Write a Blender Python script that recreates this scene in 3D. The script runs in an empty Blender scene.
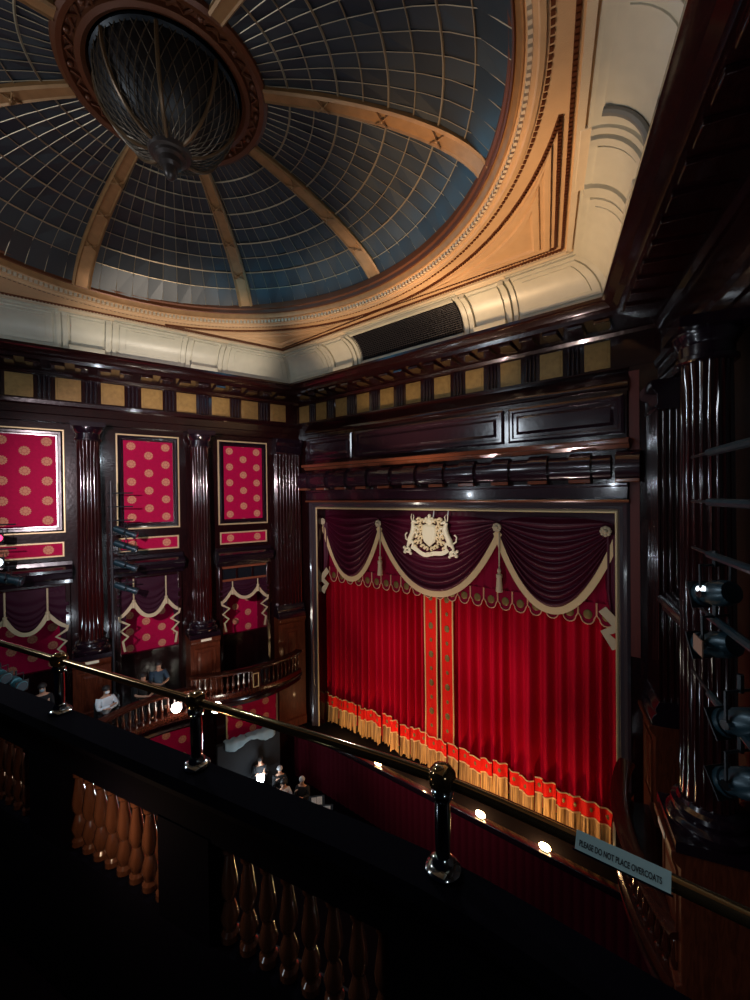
import bpy, bmesh, math, random
from mathutils import Vector, Matrix
random.seed(7)
PI=math.pi; cos=math.cos; sin=math.sin
SC=bpy.context.scene; COL=SC.collection
# ------------------------------------------------------------------ frames
A=0.28365; W=11.863; CA,SA=cos(A),sin(A)
def FL(s,n,z): return Vector((-s*SA+n*CA, -s*CA-n*SA, z))
def FR(s,n,z): return Vector((W+s*SA-n*CA, -s*CA-n*SA, z))
def FP(x,n,z): return Vector((x,-n,z))
def FW(x,y,z): return Vector((x,y,z))
KM=0.7508            # mitre slope in the two corners

# ------------------------------------------------------------------ materials
MATS={}
def mat(name,col,rough=.5,metal=0,coat=0,sheen=0,emit=None,estr=0,spec=.5,noise=0,nscale=20,bump=0,bscale=40):
    m=bpy.data.materials.new(name); m.use_nodes=True; nt=m.node_tree; b=nt.nodes['Principled BSDF']
    b.inputs['Base Color'].default_value=(*col,1); b.inputs['Roughness'].default_value=rough
    b.inputs['Metallic'].default_value=metal; b.inputs['Coat Weight'].default_value=coat
    b.inputs['Coat Roughness'].default_value=.08; b.inputs['Sheen Weight'].default_value=sheen
    b.inputs['Specular IOR Level'].default_value=spec
    if emit: b.inputs['Emission Color'].default_value=(*emit,1); b.inputs['Emission Strength'].default_value=estr
    N=nt.nodes.new; L=nt.links.new
    if noise or bump:
        tc=N('ShaderNodeTexCoord')
    if noise:
        t=N('ShaderNodeTexNoise'); t.inputs['Scale'].default_value=nscale; t.inputs['Detail'].default_value=5
        L(tc.outputs['Object'],t.inputs['Vector'])
        mx=N('ShaderNodeMix'); mx.data_type='RGBA'
        mx.inputs[6].default_value=(*[c*(1-noise) for c in col],1); mx.inputs[7].default_value=(*[min(1,c*(1+noise)) for c in col],1)
        L(t.outputs['Fac'],mx.inputs[0]); L(mx.outputs[2],b.inputs['Base Color'])
    if bump:
        t=N('ShaderNodeTexNoise'); t.inputs['Scale'].default_value=bscale; L(tc.outputs['Object'],t.inputs['Vector'])
        bp=N('ShaderNodeBump'); bp.inputs['Strength'].default_value=bump; bp.inputs['Distance'].default_value=.02
        L(t.outputs['Fac'],bp.inputs['Height']); L(bp.outputs['Normal'],b.inputs['Normal'])
    MATS[name]=m; return m
def wood(name,c0,c1,rough,coat,bmp=.12):
    m=mat(name,c0,rough,coat=coat); nt=m.node_tree; N=nt.nodes.new; L=nt.links.new; b=nt.nodes['Principled BSDF']
    tc=N('ShaderNodeTexCoord'); mp=N('ShaderNodeMapping'); mp.inputs['Scale'].default_value=(6,6,.9)
    t=N('ShaderNodeTexNoise'); t.inputs['Scale'].default_value=3; t.inputs['Detail'].default_value=6; t.inputs['Distortion'].default_value=1.2
    L(tc.outputs['Object'],mp.inputs['Vector']); L(mp.outputs[0],t.inputs['Vector'])
    r=N('ShaderNodeValToRGB'); r.color_ramp.elements[0].color=(*c0,1); r.color_ramp.elements[1].color=(*c1,1)
    r.color_ramp.elements[0].position=.35; r.color_ramp.elements[1].position=.7
    L(t.outputs['Fac'],r.inputs[0]); L(r.outputs[0],b.inputs['Base Color'])
    t2=N('ShaderNodeTexNoise'); t2.inputs['Scale'].default_value=9; L(tc.outputs['Object'],t2.inputs['Vector'])
    bp=N('ShaderNodeBump'); bp.inputs['Strength'].default_value=bmp; bp.inputs['Distance'].default_value=.02
    L(t2.outputs['Fac'],bp.inputs['Height']); L(bp.outputs['Normal'],b.inputs['Normal'])
    return m
WOOD=wood('mahogany',(.0085,.0018,.0024),(.021,.0042,.0042),.19,.5)
WOODW=wood('warm_mahogany',(.060,.012,.005),(.115,.025,.010),.42,.05)
WOODW.node_tree.nodes['Principled BSDF'].inputs['Specular IOR Level'].default_value=.12
WOODB=wood('box_mahogany',(.028,.0055,.003),(.060,.012,.0055),.24,.4)
WOODC=wood('column_mahogany',(.012,.0022,.0026),(.028,.005,.0046),.13,.7,.04)
DARK=mat('ebonised_wood',(.010,.004,.008),.20,coat=.5,bump=.1,bscale=7)
BLACK=mat('black_velvet',(.002,.0015,.004),.95,spec=.05)
IRON=mat('black_iron',(.012,.014,.018),.45,metal=.3)
TEAL=mat('lamp_paint',(.012,.035,.048),.35,metal=.4)
CREAM=mat('cream_plaster',(.62,.50,.35),.55,noise=.10,nscale=5,bump=.15,bscale=60)
COVE=mat('cove_plaster',(.55,.52,.42),.38,noise=.12,nscale=4)
TAN=mat('ceiling_plaster',(.58,.36,.19),.6,noise=.12,nscale=4,bump=.15,bscale=60)
BRONZE=mat('bronze_moulding',(.12,.035,.012),.4,metal=.3)
GILT=mat('pale_gilt',(.80,.62,.34),.35,metal=.35)
GOLD=mat('gold_panel',(.30,.18,.055),.42,metal=.35,noise=.4,nscale=9)
RIBM=mat('dome_rib',(.34,.17,.065),.42,metal=.3,noise=.35,nscale=6)
STRAPM=mat('lantern_strap',(.15,.085,.04),.4,metal=.4)
MUNT=mat('muntin',(.32,.24,.15),.4,metal=.5)
BRASS=mat('dark_brass',(.30,.20,.10),.12,metal=.9)
STEEL=mat('nickel',(.42,.45,.46),.12,metal=1)
IVORY=mat('ivory_gilt',(.86,.78,.58),.4)
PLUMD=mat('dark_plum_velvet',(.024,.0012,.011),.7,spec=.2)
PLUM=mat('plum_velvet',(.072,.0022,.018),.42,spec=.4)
REDV=mat('red_valance',(.24,.003,.028),.8,spec=.1)
REDC=mat('red_velvet',(.50,.001,.020),.75,spec=.08)
ORNG=mat('galloon',(.75,.014,.008),.7,spec=.1)
BRAID=mat('gold_braid',(.80,.52,.20),.5)
MOTIF=mat('motif',(.20,.13,.03),.5,metal=.3)
BRAID_D=mat('cream_braid',(.60,.50,.32),.5)
BRAID_B=mat('box_braid',(.46,.39,.24),.55)
CORD=mat('cord',(.70,.60,.40),.5)
PIT=mat('pit_velvet',(.06,.0015,.008),.85,spec=.1)
FLOORM=mat('dark_carpet',(.003,.0015,.003),.95,spec=.03)
STAGE=mat('stage_boards',(.006,.004,.004),.8,noise=.3,spec=.1)
SKIN=mat('skin',(.55,.30,.20),.55)
HAIR=mat('hair',(.015,.01,.01),.6)
WHITE=mat('white_cloth',(.75,.78,.82),.7)
NAVY=mat('navy_cloth',(.03,.06,.10),.8)
BLKCL=mat('black_cloth',(.006,.006,.008),.9)
GREYCL=mat('grey_cloth',(.22,.30,.34),.8,bump=.4,bscale=6)
PAPER=mat('paper',(.8,.8,.78),.7)
SIGN=mat('sign_board',(.46,.66,.66),.5)
INK=mat('sign_ink',(.01,.015,.02),.7)
BULB=mat('warm_bulb',(1,.8,.5),.3,emit=(1,.62,.28),estr=45)
BULBC=mat('cool_bulb',(.9,.95,1),.3,emit=(.8,.93,1),estr=30)
BULBR=mat('red_bulb',(1,.05,.1),.3,emit=(1,.02,.08),estr=5)
GLOBE=mat('globe_bulb',(1,.95,.85),.3,emit=(1,.93,.80),estr=26)
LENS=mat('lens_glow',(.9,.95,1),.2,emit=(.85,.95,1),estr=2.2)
def glassmat():
    m=mat('dome_glass',(.05,.055,.06),.42); nt=m.node_tree; N=nt.nodes.new; L=nt.links.new; b=nt.nodes['Principled BSDF']
    g=N('ShaderNodeNewGeometry'); r=N('ShaderNodeValToRGB')
    r.color_ramp.elements[0].color=(.009,.013,.018,1); r.color_ramp.elements[1].color=(.024,.030,.036,1)
    L(g.outputs['Random Per Island'],r.inputs[0]); L(r.outputs[0],b.inputs['Base Color']); return m
GLASS=glassmat()
def damask():
    m=mat('crimson_damask',(.4,.004,.04),.7,spec=.12); nt=m.node_tree; N=nt.nodes.new; L=nt.links.new; b=nt.nodes['Principled BSDF']
    def M(op,a,bb=None,c=None):
        n=N('ShaderNodeMath'); n.operation=op
        for i,x in enumerate((a,bb,c)):
            if x is None: continue
            if isinstance(x,(int,float)): n.inputs[i].default_value=x
            else: L(x,n.inputs[i])
        return n.outputs[0]
    tc=N('ShaderNodeTexCoord'); sp=N('ShaderNodeSeparateXYZ'); L(tc.outputs['UV'],sp.inputs[0])
    u,v=sp.outputs[0],sp.outputs[1]
    PU,PV=.49,.565
    iu=M('FLOOR',M('ADD',M('DIVIDE',u,PU),.5))          # column index
    du=M('SUBTRACT',u,M('MULTIPLY',iu,PU))
    par=M('FLOORED_MODULO',iu,2) if False else M('ABSOLUTE',M('SUBTRACT',iu,M('MULTIPLY',M('FLOOR',M('DIVIDE',iu,2)),2)))
    vv=M('ADD',v,M('MULTIPLY',M('SUBTRACT',1,par),PV/2))
    iv=M('FLOOR',M('ADD',M('DIVIDE',vv,PV),.5)); dv=M('SUBTRACT',vv,M('MULTIPLY',iv,PV))
    r=M('SQRT',M('ADD',M('MULTIPLY',du,du),M('MULTIPLY',dv,dv))); th=M('ARCTAN2',dv,du)
    R=M('ADD',.122,M('MULTIPLY',M('SINE',M('MULTIPLY',th,14)),.010))
    mask=M('LESS_THAN',r,R)
    ring=M('MULTIPLY',M('GREATER_THAN',r,.052),M('LESS_THAN',r,.066))
    pet=M('MULTIPLY',M('GREATER_THAN',M('SINE',M('MULTIPLY',th,7)),.75),M('MULTIPLY',M('LESS_THAN',r,.1),M('GREATER_THAN',r,.066)))
    dark=M('MINIMUM',M('ADD',ring,pet),1)
    nz=N('ShaderNodeTexNoise'); nz.inputs['Scale'].default_value=14; L(tc.outputs['UV'],nz.inputs['Vector'])
    c0=N('ShaderNodeMix'); c0.data_type='RGBA'; c0.inputs[6].default_value=(.34,.001,.042,1); c0.inputs[7].default_value=(.48,.002,.062,1); L(nz.outputs['Fac'],c0.inputs[0])
    c1=N('ShaderNodeMix'); c1.data_type='RGBA'; c1.inputs[6].default_value=(.58,.25,.15,1); c1.inputs[7].default_value=(.45,.13,.09,1); L(dark,c1.inputs[0])
    c2=N('ShaderNodeMix'); c2.data_type='RGBA'; L(mask,c2.inputs[0]); L(c0.outputs[2],c2.inputs[6]); L(c1.outputs[2],c2.inputs[7])
    L(c2.outputs[2],b.inputs['Base Color']); return m
DAMASK=damask()
def fringe_mat():
    m=mat('gold_fringe',(.75,.48,.16),.65); nt=m.node_tree; N=nt.nodes.new; L=nt.links.new; b=nt.nodes['Principled BSDF']
    tc=N('ShaderNodeTexCoord'); mp=N('ShaderNodeMapping'); mp.inputs['Scale'].default_value=(18,0,0.6)
    t=N('ShaderNodeTexNoise'); t.inputs['Scale'].default_value=1.0; t.inputs['Detail'].default_value=3
    L(tc.outputs['Object'],mp.inputs['Vector']); L(mp.outputs[0],t.inputs['Vector'])
    r=N('ShaderNodeValToRGB'); r.color_ramp.elements[0].position=.38; r.color_ramp.elements[1].position=.62
    r.color_ramp.elements[0].color=(.16,.07,.015,1); r.color_ramp.elements[1].color=(.60,.33,.10,1)
    L(t.outputs['Fac'],r.inputs[0]); L(r.outputs[0],b.inputs['Base Color'])
    bp=N('ShaderNodeBump'); bp.inputs['Strength'].default_value=.6; bp.inputs['Distance'].default_value=.03
    L(t.outputs['Fac'],bp.inputs['Height']); L(bp.outputs['Normal'],b.inputs['Normal'])
    return m
FRINGE=fringe_mat()
def grille_mat():
    m=mat('grille_mesh',(.02,.018,.022),.5,metal=.4); return m
GRILLE=grille_mat()

# ------------------------------------------------------------------ mesh builder
class MB:
    def __init__(s): s.v=[]; s.f=[]; s.uv={}; s.mi={}
    def add(s,vs,fs,mi=0):
        o=len(s.v); s.v+=[Vector(p) for p in vs]
        for f in fs:
            if mi: s.mi[len(s.f)]=mi
            s.f.append([o+i for i in f])
        return o
    def box(s,F,a0,a1,n0,n1,z0,z1,mi=0):
        vs=[F(a,n,z) for z in (z0,z1) for n in (n0,n1) for a in (a0,a1)]
        s.add(vs,[(0,1,3,2),(4,6,7,5),(0,4,5,1),(2,3,7,6),(0,2,6,4),(1,5,7,3)],mi); return s
    def loft(s,rings,closed=True,caps=True,mi=0):
        o=len(s.v); n=len(rings[0])
        for r in rings: s.v+=[Vector(p) for p in r]
        m=n if closed else n-1
        for i in range(len(rings)-1):
            for j in range(m):
                k=(j+1)%n
                if mi: s.mi[len(s.f)]=mi
                s.f.append([o+i*n+j,o+i*n+k,o+(i+1)*n+k,o+(i+1)*n+j])
        if caps and closed:
            s.f.append([o+j for j in range(n)][::-1]); s.f.append([o+(len(rings)-1)*n+j for j in range(n)])
        return s
    def lathe(s,c,prof,seg=16,a0=0,a1=2*PI,flute=None,caps=True,mi=0):
        full=abs(a1-a0-2*PI)<1e-6; rings=[]
        m=seg if full else seg+1
        for (r,z) in prof:
            ring=[]
            for j in range(m):
                a=a0+(a1-a0)*j/seg
                ring.append((c[0]+r*cos(a),c[1]+r*sin(a),z))
            rings.append(ring)
        s.loft(rings,closed=full,caps=caps and full,mi=mi); return s
    def tube(s,pts,r,seg=8,caps=True,mi=0):
        pts=[Vector(p) for p in pts]; rings=[]; up=None
        for i,p in enumerate(pts):
            t=(pts[min(i+1,len(pts)-1)]-pts[max(i-1,0)]).normalized()
            if up is None:
                up=Vector((0,0,1)) if abs(t.z)<.9 else Vector((1,0,0))
            x=t.cross(up); 
            if x.length<1e-4: x=t.cross(Vector((.3,1,.2)))
            x.normalize(); y=x.cross(t).normalized(); up=y
            rr=r[i] if isinstance(r,(list,tuple)) else r
            rings.append([p+x*rr*cos(2*PI*j/seg)+y*rr*sin(2*PI*j/seg) for j in range(seg)])
        s.loft(rings,True,caps,mi); return s
    def grid(s,P,uv=None,mi=0):
        o=len(s.v); m=len(P[0])
        for r in P: s.v+=[Vector(p) for p in r]
        for i in range(len(P)-1):
            for j in range(m-1):
                if uv: s.uv[len(s.f)]=[uv[i][j],uv[i][j+1],uv[i+1][j+1],uv[i+1][j]]
                if mi: s.mi[len(s.f)]=mi
                s.f.append([o+i*m+j,o+i*m+j+1,o+(i+1)*m+j+1,o+(i+1)*m+j])
        return s
    def sweep(s,F,prof,s0,s1,m0=0,m1=0):
        """closed profile [(n,z)] carried along a wall from s0 to s1; m0/m1 mitre slopes"""
        s.loft([[F(s0+m0*n,n,z) for n,z in prof],[F(s1+m1*n,n,z) for n,z in prof]]); return s
    def prism(s,F,poly,n0,n1):
        s.loft([[F(a,n0,z) for a,z in poly],[F(a,n1,z) for a,z in poly]]); return s
    def sphere(s,c,r,seg=12,sc=(1,1,1)):
        prof=[(max(1e-4,sin(PI*i/8)),-cos(PI*i/8)) for i in range(9)]
        s.loft([[(c[0]+r*sc[0]*q*cos(2*PI*j/seg),c[1]+r*sc[1]*q*sin(2*PI*j/seg),c[2]+r*sc[2]*h) for j in range(seg)] for q,h in prof]); return s
    def build(s,name,m,parent=None,loc=None,smooth=35,bevel=0,solid=0,mats=None):
        loc=Vector(loc) if loc is not None else Vector((0,0,0))
        if parent is not None and loc.length==0: base=wloc(parent)
        else: base=Vector(loc)
        if parent is None and loc.length==0 and s.v:
            lo=Vector([min(p[i] for p in s.v) for i in range(3)]); hi=Vector([max(p[i] for p in s.v) for i in range(3)])
            base=Vector(((lo.x+hi.x)/2,(lo.y+hi.y)/2,lo.z))
        me=bpy.data.meshes.new(name); me.from_pydata([tuple(p-base) for p in s.v],[],s.f)
        if s.uv:
            ul=me.uv_layers.new(name='UVMap')
            for fi,us in s.uv.items():
                for k,li in enumerate(me.polygons[fi].loop_indices): ul.data[li].uv=us[k]
        for fi,k in s.mi.items(): me.polygons[fi].material_index=k
        bm=bmesh.new(); bm.from_mesh(me); bmesh.ops.recalc_face_normals(bm,faces=bm.faces); bm.to_mesh(me); bm.free()
        if smooth:
            me.shade_smooth(); me.set_sharp_from_angle(angle=math.radians(smooth))
        for q in (mats or [m]): me.materials.append(q)
        o=bpy.data.objects.new(name,me); COL.objects.link(o)
        if parent is not None:
            o.parent=parent; o.location=base-wloc(parent); WL[o]=base
        else: o.location=base; WL[o]=base
        if bevel:
            b=o.modifiers.new('Bevel','BEVEL'); b.width=bevel; b.segments=2; b.limit_method='ANGLE'; b.angle_limit=math.radians(50)
        if solid:
            b=o.modifiers.new('Solid','SOLIDIFY'); b.thickness=solid; b.offset=0
        return o
WL={}
def wloc(o): return WL.get(o,Vector((0,0,0)))
def thing(name,label,cat,loc=(0,0,0),group=None):
    o=bpy.data.objects.new(name,None); COL.objects.link(o); o.location=loc; WL[o]=Vector(loc); o.empty_display_size=.1
    return tag(o,label,cat,group)
def tag(o,label,cat,group=None):
    o['label']=label; o['category']=cat
    if group: o['group']=group
    return o
def struct(o): o['kind']='structure'; return o
def inst(mesh_obj,parent,world,rotz=0):
    o=mesh_obj.copy(); COL.objects.link(o)
    o.parent=parent; o.location=Vector(world)-(wloc(parent) if parent else Vector((0,0,0))); o.rotation_euler=(0,0,rotz); WL[o]=Vector(world); return o
# ------------------------------------------------------------------ camera
def camera():
    yaw,pitch,roll=.676036,-.0093394,-.0117217
    f=Vector((-sin(yaw)*cos(pitch),cos(yaw)*cos(pitch),sin(pitch))); r=Vector((cos(yaw),sin(yaw),0)); u=r.cross(f)
    r2=r*cos(roll)+u*sin(roll); u2=u*cos(roll)-r*sin(roll)
    cd=bpy.data.cameras.new('camera'); co=bpy.data.objects.new('camera',cd); COL.objects.link(co)
    M=Matrix((r2,u2,-f)).transposed().to_4x4(); M.translation=Vector((12.5519,-10.9342,6.5716)); co.matrix_world=M
    cd.sensor_fit='HORIZONTAL'; cd.sensor_width=36; cd.lens=411.81/750*36; cd.clip_start=.05; cd.clip_end=200
    SC.camera=co
camera()

# ------------------------------------------------------------------ floor, side walls
b=MB(); b.box(FW,-9,21,-16,-.5,-4.4,-4.2); struct(b.build('floor',FLOORM))
b=MB(); b.box(FW,-4,16,-.45,4,-2.6,-2.25); 
o=struct(b.build('trim_stage_floor',STAGE))
b=MB(); b.box(FW,-4,16,4,4.2,-2.3,8); struct(b.build('wall_stage',BLACK))
BAYS=[(1.42,3.15),(4.47,6.23),(7.47,9.33)]
DEPTH=1.2
def side_wall(F,nm):
    b=MB(); edges=[-.0]
    piers=[(0,1.42),(3.15,4.47),(6.23,7.47),(9.33,15)]
    for a0,a1 in piers: b.box(F,a0,a1,-DEPTH-.1,0,-4.2,4.05)
    for a0,a1 in BAYS:
        b.box(F,a0,a1,-DEPTH-.1,0,-4.2,0)
        b.box(F,a0,a1,-DEPTH-.1,-DEPTH,0,4.05)
    b.box(F,0,15,-DEPTH-.1,0,4.05,11.6)
    struct(b.build('wall_'+nm,WOOD if nm=='left' else WOODR,smooth=0))
WOODR=wood('muted_mahogany',(.007,.0016,.002),(.016,.0034,.0034),.55,0)  # same mahogany, darkened and dulled to mute reflections on the right wall
side_wall(FL,'left'); side_wall(FR,'right')
# damask lining at the back of each box and its dark dado
for F,nm in ((FL,'left'),(FR,'right')):
    for i,(a0,a1) in enumerate(BAYS):
        if nm=='right': continue
        b=MB(); n=-DEPTH+.01; c=(a0+a1)/2
        b.grid([[F(a0,n,1.2),F(a1,n,1.2)],[F(a0,n,4.0),F(a1,n,4.0)]],[[(a0-c,-1.4),(a1-c,-1.4)],[(a0-c,1.4),(a1-c,1.4)]])
        o=struct(b.build('trim_box_lining',DAMASK,smooth=0))
        b=MB(); b.sweep(F,[(n,0.0),(n+.04,0.0),(n+.04,1.2),(n+.08,1.22),(n+.08,1.3),(n,1.32)],a0,a1); struct(b.build('trim_box_dado',WOOD))
# proscenium wall with its opening
X0,X1,ZT=.9316,10.9316,6.126
b=MB(); b.box(FP,-.2,X0-.02,-.45,0,-4.2,11.6); b.box(FP,X1+.02,W+.2,-.45,0,-4.2,11.6); b.box(FP,X0-.02,X1+.02,-.45,0,ZT+.02,11.6); b.box(FP,X0-.02,X1+.02,-.45,.0,-4.2,-2.6)
struct(b.build('wall_proscenium',WOOD,smooth=0))

# ------------------------------------------------------------------ entablature (same profile on the three walls)
ENT=[(0,8.80),(.10,8.82),(.10,9.02),(.14,9.04),(.14,9.26),(.2,9.30),(.22,9.40),(.07,9.43),(.07,10.13),(.13,10.15),(.2,10.22),(.2,10.27),(.6,10.31),(.98,10.33),(1.0,10.42),(1.12,10.45),(1.22,10.54),(1.30,10.57),(1.30,10.635),(1.1,10.66),(0,10.7)]
CORN=[q for q in ENT if q[1]>=10.13]; CORN=[(0,10.13)]+CORN
ARCH=[q for q in ENT if q[1]<=9.43]+[(0,9.44)]
FRZ=[(0,9.43),(.07,9.43),(.07,10.13),(0,10.13)]
def mut(F,s,nm):  # flat mutule block under the cornice
    pass
def entab(F,nm,L,m1,gold,arch=True):
    # L length, m1 mitre at the far end
    for part,prof in (('cornice',CORN),('frieze',FRZ))+((('architrave',ARCH),) if arch else ()):
        b=MB(); b.sweep(F,prof,0,L,KM,m1)
        o=struct(b.build('trim_%s_%s'%(part,nm),WOOD,smooth=25))
        if part=='frieze': fr=o
        if part=='cornice': cr=o
    # mutules
    k=int(L/.54); st=L/k if m1 else .54
    q=MB()
    s=1.1
    while s<L-.9:
        q.box(F,s-.16,s+.16,.25,.92,10.24,10.315); s+=.54
    struct(q.build('trim_mutules_'+nm,WOOD,bevel=.012))
    return fr
frl=entab(FL,'left',13.5,0,True); frp=entab(FP,'proscenium',W,-KM,True,False); frr=entab(FR,'right',13.5,0,False)
# square gilt panels in the frieze, paired fluted triglyphs between them
def gold_square(F,c,w,fr):
    b=MB(); z0,z1=9.47,10.11
    b.box(F,c-w/2,c+w/2,.06,.085,z0,z1); b.box(F,c-w/2+.05,c+w/2-.05,.08,.095,z0+.05,z1-.05)
    b.build('gold_panel',GOLD,parent=fr,bevel=.008)
def trig(F,c,fr,sp=.11):
    b=MB()
    for d in (-sp,0,sp):
        pr=[(c+d+.045*cos(t*PI/6),.07+.045*sin(t*PI/6)) for t in range(7)]
        b.loft([[F(s,n,9.46) for s,n in pr],[F(s,n,10.12) for s,n in pr]])
    b.build('triglyph',DARK,parent=fr)
gl=[.93,2.02,3.05,4.17,5.2,6.27,7.37,8.47,9.54]
for c in gl: gold_square(FL,c,.61,frl)
for c,d in zip(gl,gl[1:]): trig(FL,(c+d)/2,frl)
gp=[.45+1.022*k for k in range(0,11)]
gp=[1.30+1.0312*k for k in range(0,10)]
gp=[.35]+gp+[11.5]
for c in gp[:-1]: gold_square(FP,c,.55,frp)
for c,d in zip(gp[:-1],gp[1:-1]): trig(FP,(c+d)/2,frp,.1)

# ------------------------------------------------------------------ cove between cornice and ceiling
def coveprof(off):
    # convex cove: (n,z)
    pts=[]
    for i in range(11):
        t=i/10*PI/2
        pts.append((1.12+.68*(1-cos(t)),10.66+.74*sin(t)))
    # push outwards
    out=[]
    for i,(n,z) in enumerate(pts):
        t=i/10*PI/2; out.append((n+off*cos(t),z-off*sin(t)))
    return out+[(1.78,11.45),(1.84,11.45),(1.84,11.6),(1.0,11.6),(1.0,10.66)]
def covesweep(F,prof,s0,s1,nm,m0=0,m1=0,m=COVE,parent=None):
    b=MB(); b.sweep(F,prof,s0,s1,m0,m1); return b.build(nm,m,parent=parent,smooth=30)
def cove(F,nm,L,m1,smalls,grille=None):
    base=struct(covesweep(F,coveprof(0),0,L,'trim_cove_'+nm,KM,m1))
    def strip(off,s0,s1,i0,i1,mm0=0,mm1=0):
        # raised skin over part of the profile
        pts=coveprof(0)[:11]; ring0=[];b=MB()
        P=[];Q=[]
        for i in range(i0,i1+1):
            t=i/10*PI/2; n,z=pts[i]; P.append((n+off*cos(t),z-off*sin(t))); Q.append((n-.02*cos(t),z+.02*sin(t)))
        pr=P+Q[::-1]; b.sweep(F,pr,s0,s1,mm0,mm1); return b
    prev=None; segs=[]
    for c in smalls:
        w=.46
        # bead pairs each side
        for e in (-1,1):
            strip(.075,c+e*(w+.02)-.06,c+e*(w+.02)+.06,0,10).build('cove_bead',COVE,parent=base,smooth=30)
            strip(.045,c+e*(w+.17)-.05,c+e*(w+.17)+.05,0,10).build('cove_bead',COVE,parent=base,smooth=30)
        strip(.05,c-w+.1,c+w-.1,1,9).build('cove_panel',COVE,parent=base,smooth=30)
        q=MB(); q.box(F,c-w+.05,c+w-.05,1.05,1.30,10.64,10.76); q.build('cove_block',COVE,parent=base,bevel=.015)
        q=MB(); q.box(F,c-w-.15,c+w+.15,1.72,1.93,11.44,11.52); q.build('cove_block',CREAM,parent=base,bevel=.015)
    bounds=[None]+list(smalls)+[None]
    for a,c in zip(bounds,bounds[1:]):
        if a is None: s0,mm0=.12,KM
        else: s0,mm0=a+.75,0
        if c is None: s1,mm1=(L-.12,m1) 
        else: s1,mm1=c-.75,0
        if grille and a==grille[0]:
            strip(-.005+.02,s0,s1,1,9).build('grille_backing',BLACK,parent=base,smooth=30)
            g=MB(); pts=coveprof(0)
            nx=int((s1-s0)/.075)
            for i in range(nx+1):
                s=s0+(s1-s0)*i/nx
                g.tube([F(s,n+.05*cos(k/10*PI/2),z-.05*sin(k/10*PI/2)) for k,(n,z) in enumerate(pts[1:10],1)],.011,4)
            for k in range(2,18):
                t=(k/2)/10*PI/2; n=1.12+.68*(1-cos(t)); z=10.66+.74*sin(t)
                g.tube([F(s0,n+.05*cos(t),z-.05*sin(t)),F(s1,n+.05*cos(t),z-.05*sin(t))],.011,4)
            g.build('grille_mesh',GRILLE,parent=base)
            for i0,i1 in ((0,1),(9,10)): strip(.04,s0,s1,i0,i1).build('grille_frame',COVE,parent=base,smooth=30)
        else:
            strip(.035,s0,s1,1,9,mm0,mm1).build('cove_panel',COVE,parent=base,smooth=30)
            strip(.055,s0+.16,s1-.16,2,8,mm0,mm1).build('cove_panel',COVE,parent=base,smooth=30)
    return base
cove(FL,'left',13.5,0,[3.85,6.9,9.95])
cove(FP,'proscenium',W,-KM,[3.55,8.45],(3.55,))
cvr=cove(FR,'right',13.5,0,[3.85,6.9,9.95])
# added grey band over the right cove, standing for a rib's shaded side
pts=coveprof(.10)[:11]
b=MB(); b.tube([FR(4.85,n,z) for n,z in pts[:10]],.05,8); b.build('cove_shade_band',mat('shade_band_grey',(.16,.16,.15),.5),parent=cvr)
# ------------------------------------------------------------------ ceiling with round opening
CX,CY=5.97,-7.80
ZC=11.5
def ceil_poly():
    n=1.84
    pl=FL(KM*n,n,ZC); pr=FR(KM*n,n,ZC); bl=FL(13.5,n,ZC); br=FR(13.5,n,ZC)
    return [pl,pr,br,bl]
def ray_poly(poly,a):
    d=Vector((cos(a),sin(a))); best=1e9
    for i in range(len(poly)):
        p=poly[i].xy-Vector((CX,CY)); e=poly[(i+1)%len(poly)].xy-poly[i].xy
        den=d.x*e.y-d.y*e.x
        if abs(den)<1e-9: continue
        t=(p.x*e.y-p.y*e.x)/den; u=(p.x*d.y-p.y*d.x)/den
        if t>0 and -1e-6<=u<=1+1e-6: best=min(best,t)
    return best
poly=ceil_poly()
angs=sorted([2*PI*i/144 for i in range(144)]+[math.atan2(p.y-CY,p.x-CX)%(2*PI) for p in poly])
KX,KY=.985,.925
b=MB(); RO=5.52
r0=[(CX+KX*RO*cos(a),CY+KY*RO*sin(a),ZC) for a in angs]; r1=[]
for a in angs:
    t=ray_poly(poly,a); r1.append((CX+t*cos(a),CY+t*sin(a),ZC))
r2=[(x,y,ZC+.1) for x,y,z in r1]; r3=[(x,y,ZC+.1) for x,y,z in r0]
b.loft([r0,r1,r2,r3,r0],True,False)
struct(b.build('ceiling',TAN,smooth=20))
# leaf border along the ceiling edge and round spandrel panels
def offpoly(poly,d):
    c=Vector((CX,CY)); out=[]
    n=len(poly); L=[]
    for i in range(n):
        p=poly[i].xy; q=poly[(i+1)%n].xy; e=(q-p).normalized(); nn=Vector((-e.y,e.x))
        if (c-p).dot(nn)<0: nn=-nn
        L.append((p+nn*d,e))
    for i in range(n):
        (p,e),(q,f)=L[i-1],L[i]; den=e.x*f.y-e.y*f.x; w=q-p; t=(w.x*f.y-w.y*f.x)/den; out.append(p+e*t)
    return out
def strip_line(b,pts,w,h,zt=ZC,closed=False,beads=0):
    n=len(pts)
    for i in range(n if closed else n-1):
        p=pts[i]; q=pts[(i+1)%n]; e=(q-p).normalized(); m=Vector((-e.y,e.x))*w/2
        vs=[p-m,p+m,q+m,q-m]
        b.loft([[(v.x,v.y,zt+.005) for v in vs],[(v.x,v.y,zt-h) for v in vs]])
        if beads:
            k=max(1,int((q-p).length/beads))
            for j in range(k):
                c=p+(q-p)*((j+.5)/k); b.loft([[(c.x+e.x*u*beads*.3+m.x*v*.7,c.y+e.y*u*beads*.3+m.y*v*.7,zt-h-dz) for u,v in ((-1,-1),(1,-1),(1,1),(-1,1))] for dz in (0,.02)])
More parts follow.
